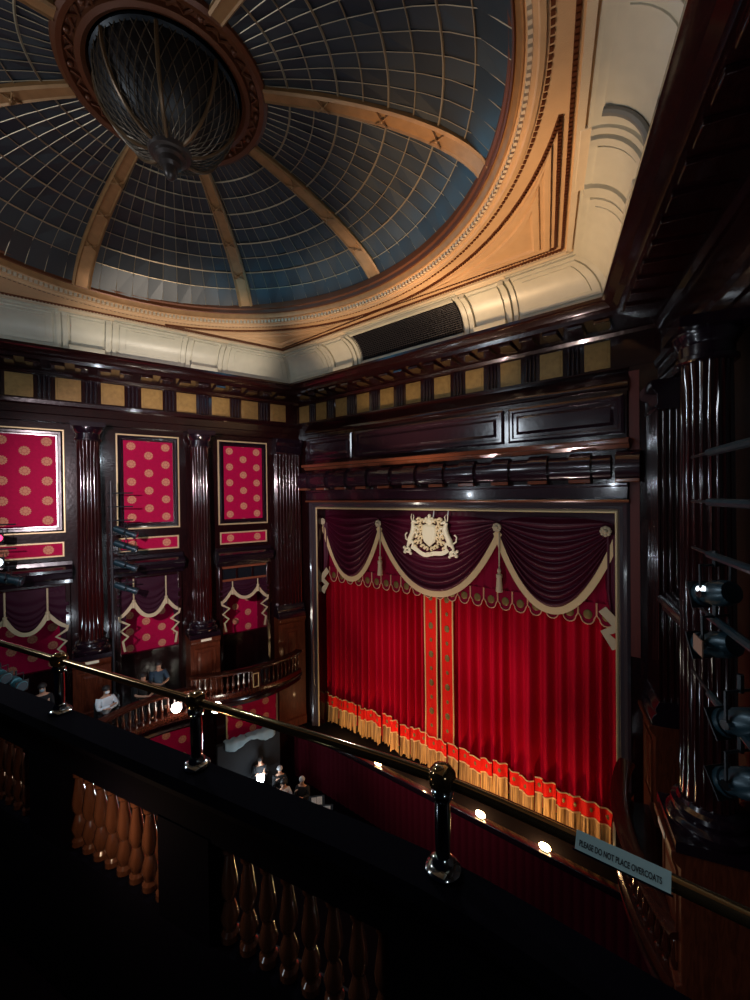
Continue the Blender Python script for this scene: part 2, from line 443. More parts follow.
b=MB(); op=offpoly(poly,.21); strip_line(b,op,.055,.02,closed=True,beads=.07); struct(b.build('trim_ceiling_border',BRONZE,smooth=0))
b=MB(); op=offpoly(poly,.085); strip_line(b,op,.10,.05,closed=True); struct(b.build('trim_ceiling_fillet',CREAM,smooth=0))
# triangular spandrels in the two front corners
def spandrel(sgn):
    inner=offpoly(poly,.34); corner=inner[0] if sgn<0 else inner[1]
    nxt=inner[3] if sgn<0 else inner[2]; other=inner[1] if sgn<0 else inner[0]
    R=5.93
    U=lambda p:Vector(((p.x-CX)/KX,(p.y-CY)/KY)); D=lambda p:Vector((CX+p.x*KX,CY+p.y*KY))
    def hit(p,q):
        # first point along p->q on the ellipse
        p,q=U(p),U(q); d=(q-p); a=d.dot(d); bb=2*p.dot(d); c=p.dot(p)-R*R; disc=bb*bb-4*a*c
        if disc<0: return p+d*.5
        return p+d*((-bb-math.sqrt(disc))/(2*a))
    h1=hit(corner,nxt); h2=hit(corner,other)
    a1=math.atan2(h1.y,h1.x); a2=math.atan2(h2.y,h2.x)
    if sgn<0 and a1<0: a1+=2*PI
    arc=[D(Vector((R*cos(a1+(a2-a1)*i/16),R*sin(a1+(a2-a1)*i/16)))) for i in range(17)]
    loop=[corner]+arc
    b=MB(); strip_line(b,loop,.055,.025,closed=True,beads=.06)
    root=struct(b.build('trim_spandrel',BRONZE,smooth=0))
    cen=sum(loop,Vector((0,0)))/len(loop); cen=(corner*1.2+arc[8]*1.0)/2.2
    def scl(k): return [cen+(p-cen)*k for p in loop]
    m=MB(); zs=[(.86,0.004),(.84,-.05),(.72,-.055),(.68,-.02),(.60,-.02),(.57,-.06),(.42,-.065),(.36,-.01)]
    m.loft([[(p.x,p.y,ZC+z) for p in scl(k)] for k,z in zs],True,True)
    m.build('spandrel_panel',TAN,parent=root,smooth=25)
spandrel(-1); spandrel(1)
# ------------------------------------------------------------------ dome rim mouldings
def ring(prof,m,nm,parent=None,seg=160,smooth=25):
    b=MB(); b.lathe((CX,CY),prof,seg,caps=False); return b.build(nm,m,parent=parent,smooth=smooth)
rim=struct(ring([(5.62,ZC+.02),(5.60,ZC-.04),(5.54,ZC-.05),(5.52,ZC),(5.47,ZC+.0),(5.46,ZC+.09),(5.41,ZC+.10),(5.40,ZC+.12),(5.385,ZC+.13)],TAN,'trim_dome_rim'))
ring([(5.39,ZC+.13),(5.37,ZC+.10),(5.345,ZC+.11),(5.33,ZC+.16),(5.295,ZC+.22),(5.28,ZC+.23)],RIBM,'rim_moulding',rim)
ring([(5.285,ZC+.22),(5.265,ZC+.20),(5.245,ZC+.22),(5.24,ZC+.30),(5.20,ZC+.33),(5.195,ZC+.46)],BRONZE,'rim_moulding',rim)
b=MB()
for i in range(330):
    a=2*PI*i/330; da=.0052
    b.loft([[(CX+r*cos(a+e*da),CY+r*sin(a+e*da),z) for e,r in ((-1,5.41),(1,5.41),(1,5.46),(-1,5.46))] for z in (ZC+.02,ZC+.09)])
b.build('dentil_course',CREAM,rim,smooth=0)
b=MB()
for i in range(360):
    a=2*PI*i/360
    b.loft([[(CX+r*cos(a+e*.005),CY+r*sin(a+e*.005),z) for e,r in ((-1,5.64),(1,5.64),(1,5.685),(-1,5.685))] for z in (ZC-.02,ZC+.005)])
b.build('leaf_course',BRONZE,rim,smooth=0)
rim.scale=(KX,KY,1)
# ------------------------------------------------------------------ glazed dome
def dz(r): return 11.6+1.5*math.sqrt(max(0,1-(r/5.2)**2))
dome=thing('glazed_dome','shallow round ceiling dome of small dark glass panes with eight brown ribs','dome',(CX,CY,11.9))
RR=[1.52,1.9,2.3,2.7,3.1,3.5,3.9,4.3,4.72,5.16]
A0=math.radians(-3.0)
NP=11
for k in range(8):
    a0=A0+k*PI/4; g=MB(); m=MB()
    for i in range(len(RR)-1):
        for j in range(NP):
            t0=a0+PI/4*j/NP; t1=a0+PI/4*(j+1)/NP
            tilt=random.uniform(-.012,.012); tl2=random.uniform(-.012,.012)
            P=[]
            for r,t,q in ((RR[i],t0,tilt),(RR[i+1],t0,-tilt),(RR[i+1],t1,-tl2),(RR[i],t1,tl2)):
                P.append((CX+r*cos(t),CY+r*sin(t),dz(r)+q))
            g.add(P,[(0,1,2,3)])
    g.build('glass_bay',GLASS,dome,smooth=0)
    for j in range(1,NP):
        t=a0+PI/4*j/NP; m.tube([(CX+r*cos(t),CY+r*sin(t),dz(r)-.012) for r in [1.52,2,2.5,3,3.5,4,4.4,4.8,5.16]],.007,4)
    for i,r in enumerate(RR[1:-1]):
        w=.011 if i%2 else .018
        m.tube([(CX+r*cos(a0+PI/4*j/12),CY+r*sin(a0+PI/4*j/12),dz(r)-.014) for j in range(13)],w,4)
    m.build('muntins',MUNT,dome,smooth=0)
for k in range(8):
    a=A0+k*PI/4; b=MB(); ca,sa=cos(a),sin(a)
    rs=[1.5+3.66*i/20 for i in range(21)]
    def sec(r,prof):
        return [(CX+r*ca-u*sa,CY+r*sa+u*ca,dz(r)+h) for u,h in prof]
    w=lambda r:.115+.040*(r-1.5)/3.6*2
    b.loft([sec(r,[(-w(r),.02),(-w(r),-.07),(-w(r)*.75,-.10),(-w(r)*.6,-.075),(w(r)*.6,-.075),(w(r)*.75,-.10),(w(r),-.07),(w(r),.02)]) for r in rs])
    rb=b.build('rib',RIBM,dome,smooth=25)
    for r in (2.45,3.4,4.3):
        s=MB()
        for e in (-1,1):
            s.tube([Vector(sec(r-.09,[(e*w(r)*.7,-.10)])[0]),Vector(sec(r,[(0,-.125)])[0]),Vector(sec(r+.09,[(e*w(r)*.7,-.10)])[0])],.016,5)
        s.sphere(sec(r,[(0,-.12)])[0],.035,8)
        s.build('strap_ornament',RIBM,rb)
# ring and dark lantern above it
rg=MB(); rg.lathe((CX,CY),[(1.55,13.06),(1.53,12.98),(1.47,12.95),(1.40,12.97),(1.37,13.03),(1.27,13.03),(1.25,12.97),(1.18,12.96),(1.12,13.0),(1.10,13.12),(1.10,13.3),(1.55,13.3)],72,caps=False)
rgo=rg.build('lantern_ring',BRONZE,dome,smooth=30)
s=MB()
for k in range(16):
    a=A0+2*PI*k/16+.1
    c=Vector((CX+1.32*cos(a),CY+1.32*sin(a),13.0)); t=Vector((-sin(a),cos(a),0)); rd=Vector((cos(a),sin(a),0))
    s.tube([c-t*.16-rd*.05,c-t*.05+rd*.05,c+t*.05-rd*.05,c+t*.16+rd*.05],.022,5)
    s.sphere(c+t*.26,.05,8)
s.build('ring_ornament',BRONZE,rgo)
d=MB(); d.lathe((CX,CY),[(1.11,13.2),(1.13,14.6),(1.0,15.0),(.01,15.2)],48,caps=False); d.build('lantern_shaft',BLACK,dome)
dome.scale=(1,.97,1)
# hanging latticed bowl
PZ=11.85
pend=thing('pendant_lantern','dark lattice bowl lantern hanging through the middle of the dome ring','lantern',(CX,CY,PZ))
def br(t): # bowl radius and height by t 0 bottom..1 top
    a=t*PI*.5
    return .22+.80*sin(a), PZ+.18+.95*(1-cos(a))
b=MB(); b.lathe((CX,CY),[(br(i/12)[0]-.03,br(i/12)[1]) for i in range(13)],48,caps=False); b.build('bowl',mat('bowl_dark',(.012,.008,.007),.5),pend)
l=MB()
for k in range(40):
    for e in (-1,1):
        l.tube([(CX+br(i/10)[0]*cos(2*PI*k/40+e*i*.075),CY+br(i/10)[0]*sin(2*PI*k/40+e*i*.075),br(i/10)[1]) for i in range(11)],.008,4)
l.build('lattice',mat('lattice_bronze',(.12,.085,.055),.4,metal=.5),pend)
for k in range(8):
    l=MB(); a=2*PI*k/8+.2
    l.tube([(CX+(br(i/10)[0]+.015)*cos(a),CY+(br(i/10)[0]+.015)*sin(a),br(i/10)[1]) for i in range(11)],.028,6); l.build('strap',STRAPM,pend)
b=MB(); b.lathe((CX,CY),[(.30,PZ+.26),(.33,PZ+.2),(.30,PZ+.13),(.24,PZ+.12),(.23,PZ+.08),(.17,PZ+.06),(.16,PZ-.02),(.11,PZ-.06),(.10,PZ-.16),(.06,PZ-.22),(.02,PZ-.24)],32); b.build('boss',mat('boss_bronze',(.06,.045,.04),.35,metal=.4),pend)
b=MB(); b.lathe((CX,CY),[(1.01,PZ+1.11),(1.05,PZ+1.15),(1.03,PZ+1.21),(.99,PZ+1.21)],48,caps=False); b.build('bowl_rim',IRON,pend)
b=MB()
for k in range(4):
    a=PI/4+k*PI/2; b.tube([(CX+.95*cos(a),CY+.95*sin(a),PZ+1.18),(CX+.05*cos(a),CY+.05*sin(a),PZ+2.8)],.012,5)
b.build('hanging_rods',IRON,pend)
# ------------------------------------------------------------------ proscenium surround
def frame_sweep(prof,x0,x1,zb,zt,nm,m,parent=None,bottom=False):
    """profile [(out,n)] carried round three sides of the opening, mitred"""
    b=MB(); rings=[]
    for (x,z,dx,dz_) in ((x0,zb,-1,0),(x0,zt,-1,1),(x1,zt,1,1),(x1,zb,1,0)):
        rings.append([FP(x+dx*o,n,z+dz_*o) for o,n in prof])
    b.loft(rings,True,True); return b.build(nm,m,parent=parent,smooth=30)
pf=struct(frame_sweep([(0.05,-.1),(.05,.05),(.09,.10),(.15,.10),(.17,.16),(.24,.19),(.30,.16),(.32,.08),(.40,.06),(.40,-.1)],X0,X1,-2.25,ZT,'trim_proscenium_frame',mat('polished_frame',(.055,.042,.05),.16,coat=1)))
frame_sweep([(-.012,.02),(-.012,.05),(.0,.065),(.022,.065),(.05,.04),(.05,.02)],X0,X1,-2.25,ZT,'gilt_bead',GILT,pf)
XB0,XB1=.64,11.20
b=MB(); b.box(FP,XB0,XB1,0,.22,6.36,9.0)
att=struct(b.build('trim_proscenium_attic',WOOD,bevel=.01))
def rail(prof,x0,x1,nm,m,parent):
    b=MB(); b.sweep(FP,prof,x0,x1); return b.build(nm,m,parent=parent,smooth=30)
ATTIC=mat('attic_wood',(.026,.009,.016),.20,coat=.6,bump=.1,bscale=7)
COPPER=mat('polished_copper_wood',(.20,.06,.03),.16,coat=1)
rail([(.2,6.36),(.30,6.37),(.32,6.40),(.30,6.43),(.2,6.44)],XB0-.03,XB1+.03,'bead_rail',COPPER,att)
rail([(.2,6.46),(.27,6.47),(.27,6.72),(.33,6.75),(.33,6.80),(.2,6.82)],XB0,XB1,'fascia',ATTIC,att)
rail([(.2,6.84)]+[(.22+.16*sin(PI*i/10),7.18-.28*cos(PI*i/10)) for i in range(11)]+[(.2,7.52)],XB0+.05,XB1-.32,'bolster',ATTIC,att)
for k in range(12):
    xc=5.93+(k-5.5)*.965-.02
    b=MB(); pr=[(.2,6.86)]+[(.26+.23*sin(PI*i/10),7.18-.33*cos(PI*i/10)) for i in range(11)]+[(.2,7.54)]
    b.sweep(FP,pr,xc-.23,xc+.23); b.build('bolster_strap',ATTIC,att,smooth=30)
    b=MB(); b.box(FP,xc-.23,xc+.23,.22,.44,6.82,6.90); b.build('strap_foot',COPPER,att,bevel=.01)
rail([(.2,7.56),(.30,7.58),(.36,7.66),(.48,7.68),(.50,7.76),(.46,7.79),(.2,7.82)],XB0-.03,XB1+.05,'ledge',COPPER,att)
for xa,xb in ((XB0+.02,2.98),(3.14,8.38),(8.52,XB1-.06)):
    b=MB(); z0,z1=7.92,8.80
    def fr(o,n): return [FP(xa+o,n,z0+o),FP(xb-o,n,z0+o),FP(xb-o,n,z1-o),FP(xa+o,n,z1-o)]
    b.loft([fr(0,.2),fr(0,.27),fr(.05,.29),fr(.10,.29),fr(.13,.235),fr(.20,.235),fr(.27,.275)],True,True)
    b.build('raised_panel',ATTIC,att,smooth=20)
rail([(.0,8.84),(.24,8.86),(.24,8.92),(.30,8.95),(.30,9.02),(.26,9.10),(.14,9.26),(.10,9.34),(.22,9.38),(.22,9.42),(.0,9.44)],XB0-.02,XB1+.02,'cornice_rail',WOOD,att)
b=MB(); b.box(FP,0.0,XB0,0,.12,-4.2,9.43); b.box(FP,XB1,W,0,.12,-4.2,9.43); struct(b.build('trim_proscenium_return',WOOD,bevel=.01))
# red side strip inside the returns
b=MB(); b.box(FP,XB1+.02,XB1+.22,.1,.15,2.9,9.3); struct(b.build('trim_red_strip',mat('red_lacquer',(.12,.012,.006),.5,coat=0)))

# ------------------------------------------------------------------ columns, pilasters
def column(F,sc,label,group):
    c=F(sc,.42,0); R=.305
    t=thing('fluted_column',label,'column',F(sc,.42,.0),group)
    # shaft with flutes
    b=MB(); NF=22; rings=[]
    for i in range(17):
        z=2.46+(8.28-2.46)*i/16; k=i/16; r=R*(1-.10*k**1.6)
        ring=[]
        for j in range(NF*6):
            a=2*PI*j/(NF*6); ph=(j%6)/6
            d=.028*math.sqrt(max(0,1-((ph-.5)/.42)**2)) if abs(ph-.5)<.42 else 0
            if i in (0,16): d=0
            ring.append((c.x+(r-d)*cos(a),c.y+(r-d)*sin(a),z))
        rings.append(ring)
    b.loft(rings); b.build('shaft',WOODC,t,smooth=60)
    b=MB(); b.lathe(c,[(.31,8.26),(.34,8.28),(.34,8.33),(.30,8.35),(.30,8.48),(.32,8.50),(.33,8.53),(.36,8.58),(.37,8.63),(.37,8.66)],40); b.box(F,sc-.42,sc+.42,-.0,.82,8.66,8.80); b.build('capital',DARK,t,smooth=30)
    b=MB(); b.lathe(c,[(.45,2.14),(.47,2.18),(.47,2.24),(.43,2.28),(.39,2.30),(.39,2.34),(.42,2.37),(.41,2.42),(.35,2.45),(.325,2.50)],40); b.box(F,sc-.48,sc+.48,0,.90,2.0,2.14); b.build('base',DARK,t,smooth=30)
    b=MB(); b.sweep(F,[(0,-.1),(.90,-.1),(.90,.25),(.84,.30),(.84,1.78),(.90,1.84),(.94,1.9),(.94,2.0),(0,2.0)],sc-.46,sc+.46); p=b.build('pedestal',WOODW,t,bevel=.012)
    b=MB(); b.box(F,sc-.16,sc+.16,.945,.955,1.91,1.985); b.build('plate',IVORY,p)
    b=MB()
    def fr(o,n): return [F(sc-.33+o,n,.45+o),F(sc+.33-o,n,.45+o),F(sc+.33-o,n,1.65-o),F(sc-.33+o,n,1.65-o)]
    b.loft([fr(0,.83),fr(0,.865),fr(.05,.865),fr(.07,.845),fr(.11,.845),fr(.16,.865)]); b.build('pedestal_panel',WOODW,p,smooth=20)
    return t
column(FL,3.85,'dark fluted column on the left wall, the one nearer the red stage curtain','wall columns')
column(FL,6.92,'dark fluted column on the left wall beside the hanging rack of spotlights','wall columns')
column(FR,3.97,'tall glossy fluted column in the dark at the right edge, behind the spotlights','wall columns')
def pilaster(F,label,ped=True):
    s0,s1=.17,1.10; n1=.36
    t=thing('fluted_pilaster',label,'pilaster',F(.63,.2,2.0),'corner pilasters')
    b=MB(); top=8.30; bot=2.35
    # front face with flutes as profile in (s,n)
    pr=[(s0,0),(s0,n1)]; NF=7; w=(s1-s0-.06)/NF
    for k in range(NF):
        a=s0+.03+k*w
        pr+= [(a+.012,n1)]+[(a+w/2-(w/2-.014)*cos(PI*i/6),n1-.055*sin(PI*i/6)) for i in range(1,6)]+[(a+w-.008,n1)]
    pr+=[(s1,n1)]
    for k in range(3):
        a=n1-.02-k*.11
        pr+=[(s1,a-.01)]+[(s1-.04*sin(PI*i/6),a-.055+.043*cos(PI*i/6)) for i in range(1,6)]+[(s1,a-.1)]
    pr+=[(s1,0)]
    b.loft([[F(s,n,bot+.12) for s,n in pr],[F(s,n,top-.1) for s,n in pr]]); b.build('shaft',WOODC,t,smooth=50)
    b=MB(); b.sweep(F,[(0,top-.1),(n1+.01,top-.1),(n1+.04,top-.04),(n1+.01,top+.02),(n1+.02,top+.2),(n1+.10,top+.3),(n1+.12,top+.34),(n1+.12,top+.48),(0,top+.5)],s0-.06,s1+.06); b.build('capital',DARK,t,bevel=.01)
    b=MB(); b.sweep(F,[(0,2.0),(n1+.14,2.0),(n1+.14,2.12),(n1+.10,2.2),(n1+.05,2.24),(n1+.08,2.32),(n1+.05,2.4),(n1+.01,2.48),(0,2.48)],s0-.08,s1+.08); b.build('base',DARK,t,bevel=.01)
    b=MB(); b.sweep(F,[(0,-2.2),(n1+.14,-2.2),(n1+.14,-1.9),(n1+.08,-1.85),(n1+.08,1.78),(n1+.14,1.84),(n1+.18,1.92),(n1+.18,2.0),(0,2.0)],s0-.08,s1+.08); p=b.build('pedestal',WOODW,t,bevel=.012)
    b=MB()
    def fr(o,n): return [F(.3+o,n,.35+o),F(.98-o,n,.35+o),F(.98-o,n,1.6-o),F(.3+o,n,1.6-o)]
    b.loft([fr(0,n1+.07),fr(0,n1+.11),fr(.05,n1+.11),fr(.07,n1+.09),fr(.13,n1+.09),fr(.18,n1+.11)]); b.build('pedestal_panel',WOODW,p,smooth=20)
pilaster(FL,'reddish fluted pilaster in the corner left of the stage curtain')
pilaster(FR,'dark fluted pilaster just right of the stage opening')

# ------------------------------------------------------------------ framed damask panels
def dam_panel(F,s0,s1,z0,z1,label,cat='wall panel',group='framed crimson wall panels',bw=.2,n0=.0,zfab=None):
    c=F((s0+s1)/2,n0,z0); t=thing('damask_panel',label,cat,c,group)
    b=MB()
    def fr(o,n): return [F(s0+o,n,z0+o),F(s1-o,n,z0+o),F(s1-o,n,z1-o),F(s0+o,n,z1-o)]
    b.loft([fr(0,n0),fr(0,n0+.035),fr(.012,n0+.045),fr(.038,n0+.045),fr(.05,n0+.03),fr(.05,n0)],True,False); b.build('gilt_border',GILT,t,smooth=30)
    if bw>.06:
        b=MB(); b.loft([fr(.05,n0),fr(.05,n0+.05),fr(.09,n0+.075),fr(bw-.05,n0+.06),fr(bw-.03,n0+.025),fr(bw,n0+.02),fr(bw,n0)],True,False); b.build('wood_border',DARK,t,smooth=25)
    o=max(bw,.05)-.005; cs=(s0+s1)/2; cz=(z0+z1)/2
    b=MB(); S=[s0+o,s1-o]; Zs=[z0+o,z1-o]
    b.grid([[F(s,n0+.015,z) for s in S] for z in Zs],[[(s-cs,z-cz) for s in S] for z in Zs]); b.build('damask',DAMASK,t,smooth=0)
    return t
ps=[(1.38,3.17),(4.42,6.22),(7.49,9.29)]
nm=['nearest the stage curtain','between the two fluted columns','left of both columns']
for (a,c),q in zip(ps,nm):
    dam_panel(FL,a,c,5.61,8.62,'tall framed crimson rosette panel on the left wall, '+q)
    dam_panel(FL,a+.04,c-.04,4.91,5.35,'low crimson strip under the tall panel, '+q,group='low crimson wall strips',bw=.05)
# lower crimson panel behind the stalls box
dam_panel(FL,1.2,3.1,-2.5,-.55,'gilt-edged crimson panel below the balcony nearest the stage',group='crimson panels under the balconies',bw=.06,n0=.28)
b=MB(); b.box(FL,0.1,3.4,0,.28,-4.2,-.18); struct(b.build('trim_box_base',WOOD,bevel=.01))
dam_panel(FL,4.0,5.9,-2.5,-.55,'crimson panel under the dress circle, mostly behind the rail post',group='crimson panels under the balconies',bw=.06,n0=.05)

# ------------------------------------------------------------------ canopy ledges above the boxes
for i,(a0,a1) in enumerate(BAYS):
    for F,sd in ((FL,'left'),(FR,'right')):
        if sd=='right' and i>0: continue
        b=MB(); b.sweep(F,[(0,4.12),(.06,4.14),(.08,4.24),(.28,4.28),(.34,4.34),(.36,4.46),(.42,4.5),(.42,4.58),(.30,4.64),(.12,4.68),(.10,4.78),(0,4.8)],a0-.12,a1+.12)
        struct(b.build('trim_box_canopy',DARK,smooth=25))
        b=MB()
        for e,s in ((-1,a0),(1,a1)):
            b.box(F,s-.06,s+.06,0,.10,0,4.12)
        struct(b.build('trim_box_jamb',WOOD,bevel=.012))
# glazed transom in the bay nearest the stage
t=thing('transom_window','row of small dark panes over the curtained box nearest the stage','window',FL(2.28,-.05,3.62))
b=MB()
for z in (3.62,4.08): b.box(FL,1.42,3.15,-.06,.06,z-.04,z+.04)
b.build('transom_rail',COPPER,t,bevel=.01)
b=MB()
for s in (1.45,2.0,2.57,3.12): b.box(FL,s-.025,s+.025,-.05,.05,3.62,4.08)
b.build('mullion',WOOD,t)
b=MB(); b.box(FL,1.44,3.13,-.02,-.01,3.62,4.08); b.build('pane',mat('dark_pane',(.01,.012,.016),.1,coat=1),t)

# ------------------------------------------------------------------ draped swags over the boxes
def braid(b,pts,nvec,w,F=None):
    """flat braid following pts, thick along nvec"""
    pts=[Vector(p) for p in pts]; rings=[]
    for i,p in enumerate(pts):
        t=(pts[min(i+1,len(pts)-1)]-pts[max(i-1,0)]).normalized(); m=t.cross(nvec).normalized()*w/2; d=nvec*.012
        rings.append([p-m-d,p+m-d,p+m*1.0+d,p-m+d])
    b.loft(rings)
def nrm(F): return (F(1,1,0)-F(1,0,0)).normalized()
def box_drape(F,a0,a1,label,ztop=4.05,jun=3.30,low=2.82,dz_=0):
    c=(a0+a1)/2; h=.46
    t=thing('box_drape',label,'curtain',F(c,.05,2.2),'draped swags over the boxes')
    zt=ztop+dz_
    N=nrm(F)
    # side drapes: fall outwards
    for e in (-1,1):
        P=[]
        for j in range(25):
            v=j/24; row=[]
            for i in range(13):
                u=i/12; s=c+e*(h+u*((a1-a0)/2-h+.02)); zb=jun-.42*math.sin(u*PI/2)
                z=zt+(zb-zt)*v; row.append(F(s,.04+.05*sin(PI*v)+.018*sin(v*26+u*3),z))
            P.append(row)
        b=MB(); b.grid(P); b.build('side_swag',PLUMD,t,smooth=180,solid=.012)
        b=MB(); braid(b,[F(c+e*(h+u*((a1-a0)/2-h+.02)),.075,jun-.42*sin(u*PI/2)) for u in [k/10 for k in range(11)]],N,.10); b.build('braid',BRAID_B,t,smooth=0)
        # cascade
        sx=c+e*((a1-a0)/2-.02); b=MB(); P=[]
        for j in range(21):
            v=j/20; row=[]
            for i in range(7):
                u=i/6; row.append(F(sx-e*.30*u*(1-.5*v),.05+.03*cos(u*12),zt-(zt-2.15)*v-.35*u*(1 if v>.5 else 0)*-1*v))
            P.append(row)
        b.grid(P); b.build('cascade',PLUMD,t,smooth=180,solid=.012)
        b=MB(); zz=[(0.0,2.92),(-.02,2.78),(-.30,2.62),(-.04,2.45),(-.26,2.25),(-.10,2.12),(-.16,1.80)]
        braid(b,[F(sx+e*q*.9,.10,z) for q,z in zz],N,.065); b.build('braid',BRAID_B,t,smooth=0)
        b=MB(); b.tube([F(c+e*h,.10,zt),F(c+e*h,.11,jun+.02)],.024,6); b.sphere(F(c+e*h,.12,jun+.05),.055,8); b.tube([F(c+e*h,.12,jun+.02),F(c+e*h,.12,jun-.16)],[.035,.055],8); b.build('cord',BRAID_B,t)
    b=MB(); pts=[]
    for i in range(17):
        x=2*i/16-1; pts.append(F(c+h*x,.13,jun-(jun-low)*(1-abs(x)**2.2)))
    braid(b,pts,N,.11); b.build('braid',BRAID_B,t,smooth=0)
    # centre velvet under the straight top down to the braid
    P=[]
    for j in range(41):
        v=j/40; row=[]
        for i in range(17):
            x=2*i/16-1; f=1-abs(x)**2.2; zb=jun-(jun-low)*f; z=zt+(zb-zt)*v
            row.append(F(c+h*x,.06+.06*sin(PI*v)*f+.022*sin(v*v*32)*(.3+.7*f),z))
        P.append(row)
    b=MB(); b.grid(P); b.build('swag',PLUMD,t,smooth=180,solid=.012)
box_drape(FL,*BAYS[0],'plum velvet swags with cream braid in the narrow box nearest the stage',ztop=3.58,jun=3.28,low=2.95)
box_drape(FL,*BAYS[1],'plum velvet swags with cream braid in the box between the two left columns')
box_drape(FL,*BAYS[2],'plum velvet swags with cream braid in the box at the left edge')
# ------------------------------------------------------------------ curved box fronts with balusters
BALP=[(.045,0),(.045,.04),(.026,.055),(.022,.08),(.040,.13),(.048,.19),(.040,.26),(.024,.36),(.020,.42),(.034,.44),(.034,.455),(.022,.47),(.022,.49),(.042,.51),(.042,.54)]
def bal_mesh(h,k=1.0,m=None,seg=10,prof=BALP):
    b=MB(); H=prof[-1][1]; b.lathe((0,0),[(r*k,z*h/H) for r,z in prof],seg)
    me=b.build('baluster',m,loc=(0,0,.0001)); return me
def sweep_path(b,F,path,prof):
    """path [(s,n)], profile [(dn,z)] measured along the path normal"""
    rings=[]
    for i,(s,n) in enumerate(path):
        p0=path[max(i-1,0)]; p1=path[min(i+1,len(path)-1)]; ds,dn=p1[0]-p0[0],p1[1]-p0[1]; l=math.hypot(ds,dn); ns,nn=-dn/l,ds/l
        if nn<0: ns,nn=-ns,-nn
        rings.append([F(s+ns*d,n+nn*d,z) for d,z in prof])
    b.loft(rings)
def box_front(F,path,label,cat='balcony',pitch=.17,zr=.86,posts=(),rw=.14,fascia=True):
    c=path[len(path)//2]; t=thing('box_balustrade',label,cat,F(c[0],c[1],-.25),'box balustrades')
    b=MB(); sweep_path(b,F,path,[(-rw,zr-.10),(rw*.8,zr-.10),(rw,zr-.07),(rw*1.1,zr-.03),(rw*.8,zr),(-rw*.8,zr),(-rw,zr-.03)]); b.build('handrail',WOODB,t,smooth=40)
    b=MB(); sweep_path(b,F,path,[(-.12,.02),(.12,.02),(.13,.06),(.10,.18),(-.12,.18)]); b.build('plinth',WOODB,t,smooth=40)
    if fascia:
        b=MB(); sweep_path(b,F,path,[(-.10,-.30),(.02,-.30),(.10,-.22),(.05,-.16),(.12,-.08),(.15,.02),(-.12,.02)]); b.build('fascia',WOOD,t,smooth=40)
    # floor slab back to the wall
    b=MB(); top=[F(s,n-.1,.0) for s,n in path]; 
    rings=[[F(path[i][0],max(0,.0),-.06),F(path[i][0],path[i][1]-.1,-.06),F(path[i][0],path[i][1]-.1,.0),F(path[i][0],0,.0)] for i in range(len(path))]
    b.loft(rings); b.build('slab',WOOD,t)
    # balusters
    L=[0]
    for p,q in zip(path,path[1:]): L.append(L[-1]+math.hypot(q[0]-p[0],q[1]-p[1]))
    n=min(98,int(L[-1]/pitch)); proto=None
    for k in range(n):
        d=L[-1]*(k+.5)/n
        i=max(j for j in range(len(path)-1) if L[j]<=d); u=(d-L[i])/(L[i+1]-L[i]); s=path[i][0]+(path[i+1][0]-path[i][0])*u; nn=path[i][1]+(path[i+1][1]-path[i][1])*u
        if any(abs(s-q)<.16 for q in posts): continue
        w=F(s,nn,.18)
        if proto is None:
            proto=bal_mesh(zr-.10-.18,1.15,WOODB); proto.parent=t; proto.location=w-wloc(t); WL[proto]=w
        else: inst(proto,t,w)
    for q in posts:
        nn=min(path,key=lambda p:abs(p[0]-q))[1]
        b=MB(); b.box(F,q-.13,q+.13,nn-.09,nn+.13,.10,zr-.08); p=b.build('post',WOODB,t,bevel=.01)
        b=MB(); 
        def fr(o,d): return [F(q-.10+o,nn+d,.22+o),F(q+.10-o,nn+d,.22+o),F(q+.10-o,nn+d,zr-.17-o),F(q-.10+o,nn+d,zr-.17-o)]
        b.loft([fr(0,.125),fr(0,.145),fr(.025,.145),fr(.025,.125)],True,False); b.build('gilt_frame',GILT,p,smooth=0)
    return t
def path3(bow=.56):
    P=[]
    for i in range(29):
        t=i/28; s=.55+3.75*t; P.append((s,.82+bow*sin(PI*t)**.8))
    return P
box_front(FL,path3(),'curved balustrade front of the small box nearest the stage curtain, far left',posts=(2.42,))
box_front(FR,path3(.36),'dark curved balustrade of the box right of the stage, seen almost end on',posts=(2.42,))
pc=[]
for i in range(40):
    s=4.35+5.0*i/39; pc.append((s,1.72+.24*max(0,s-5.2)**2+.10*max(0,4.8-s)))
box_front(FL,pc,'long curved dress circle balustrade in front of the seated people',posts=())

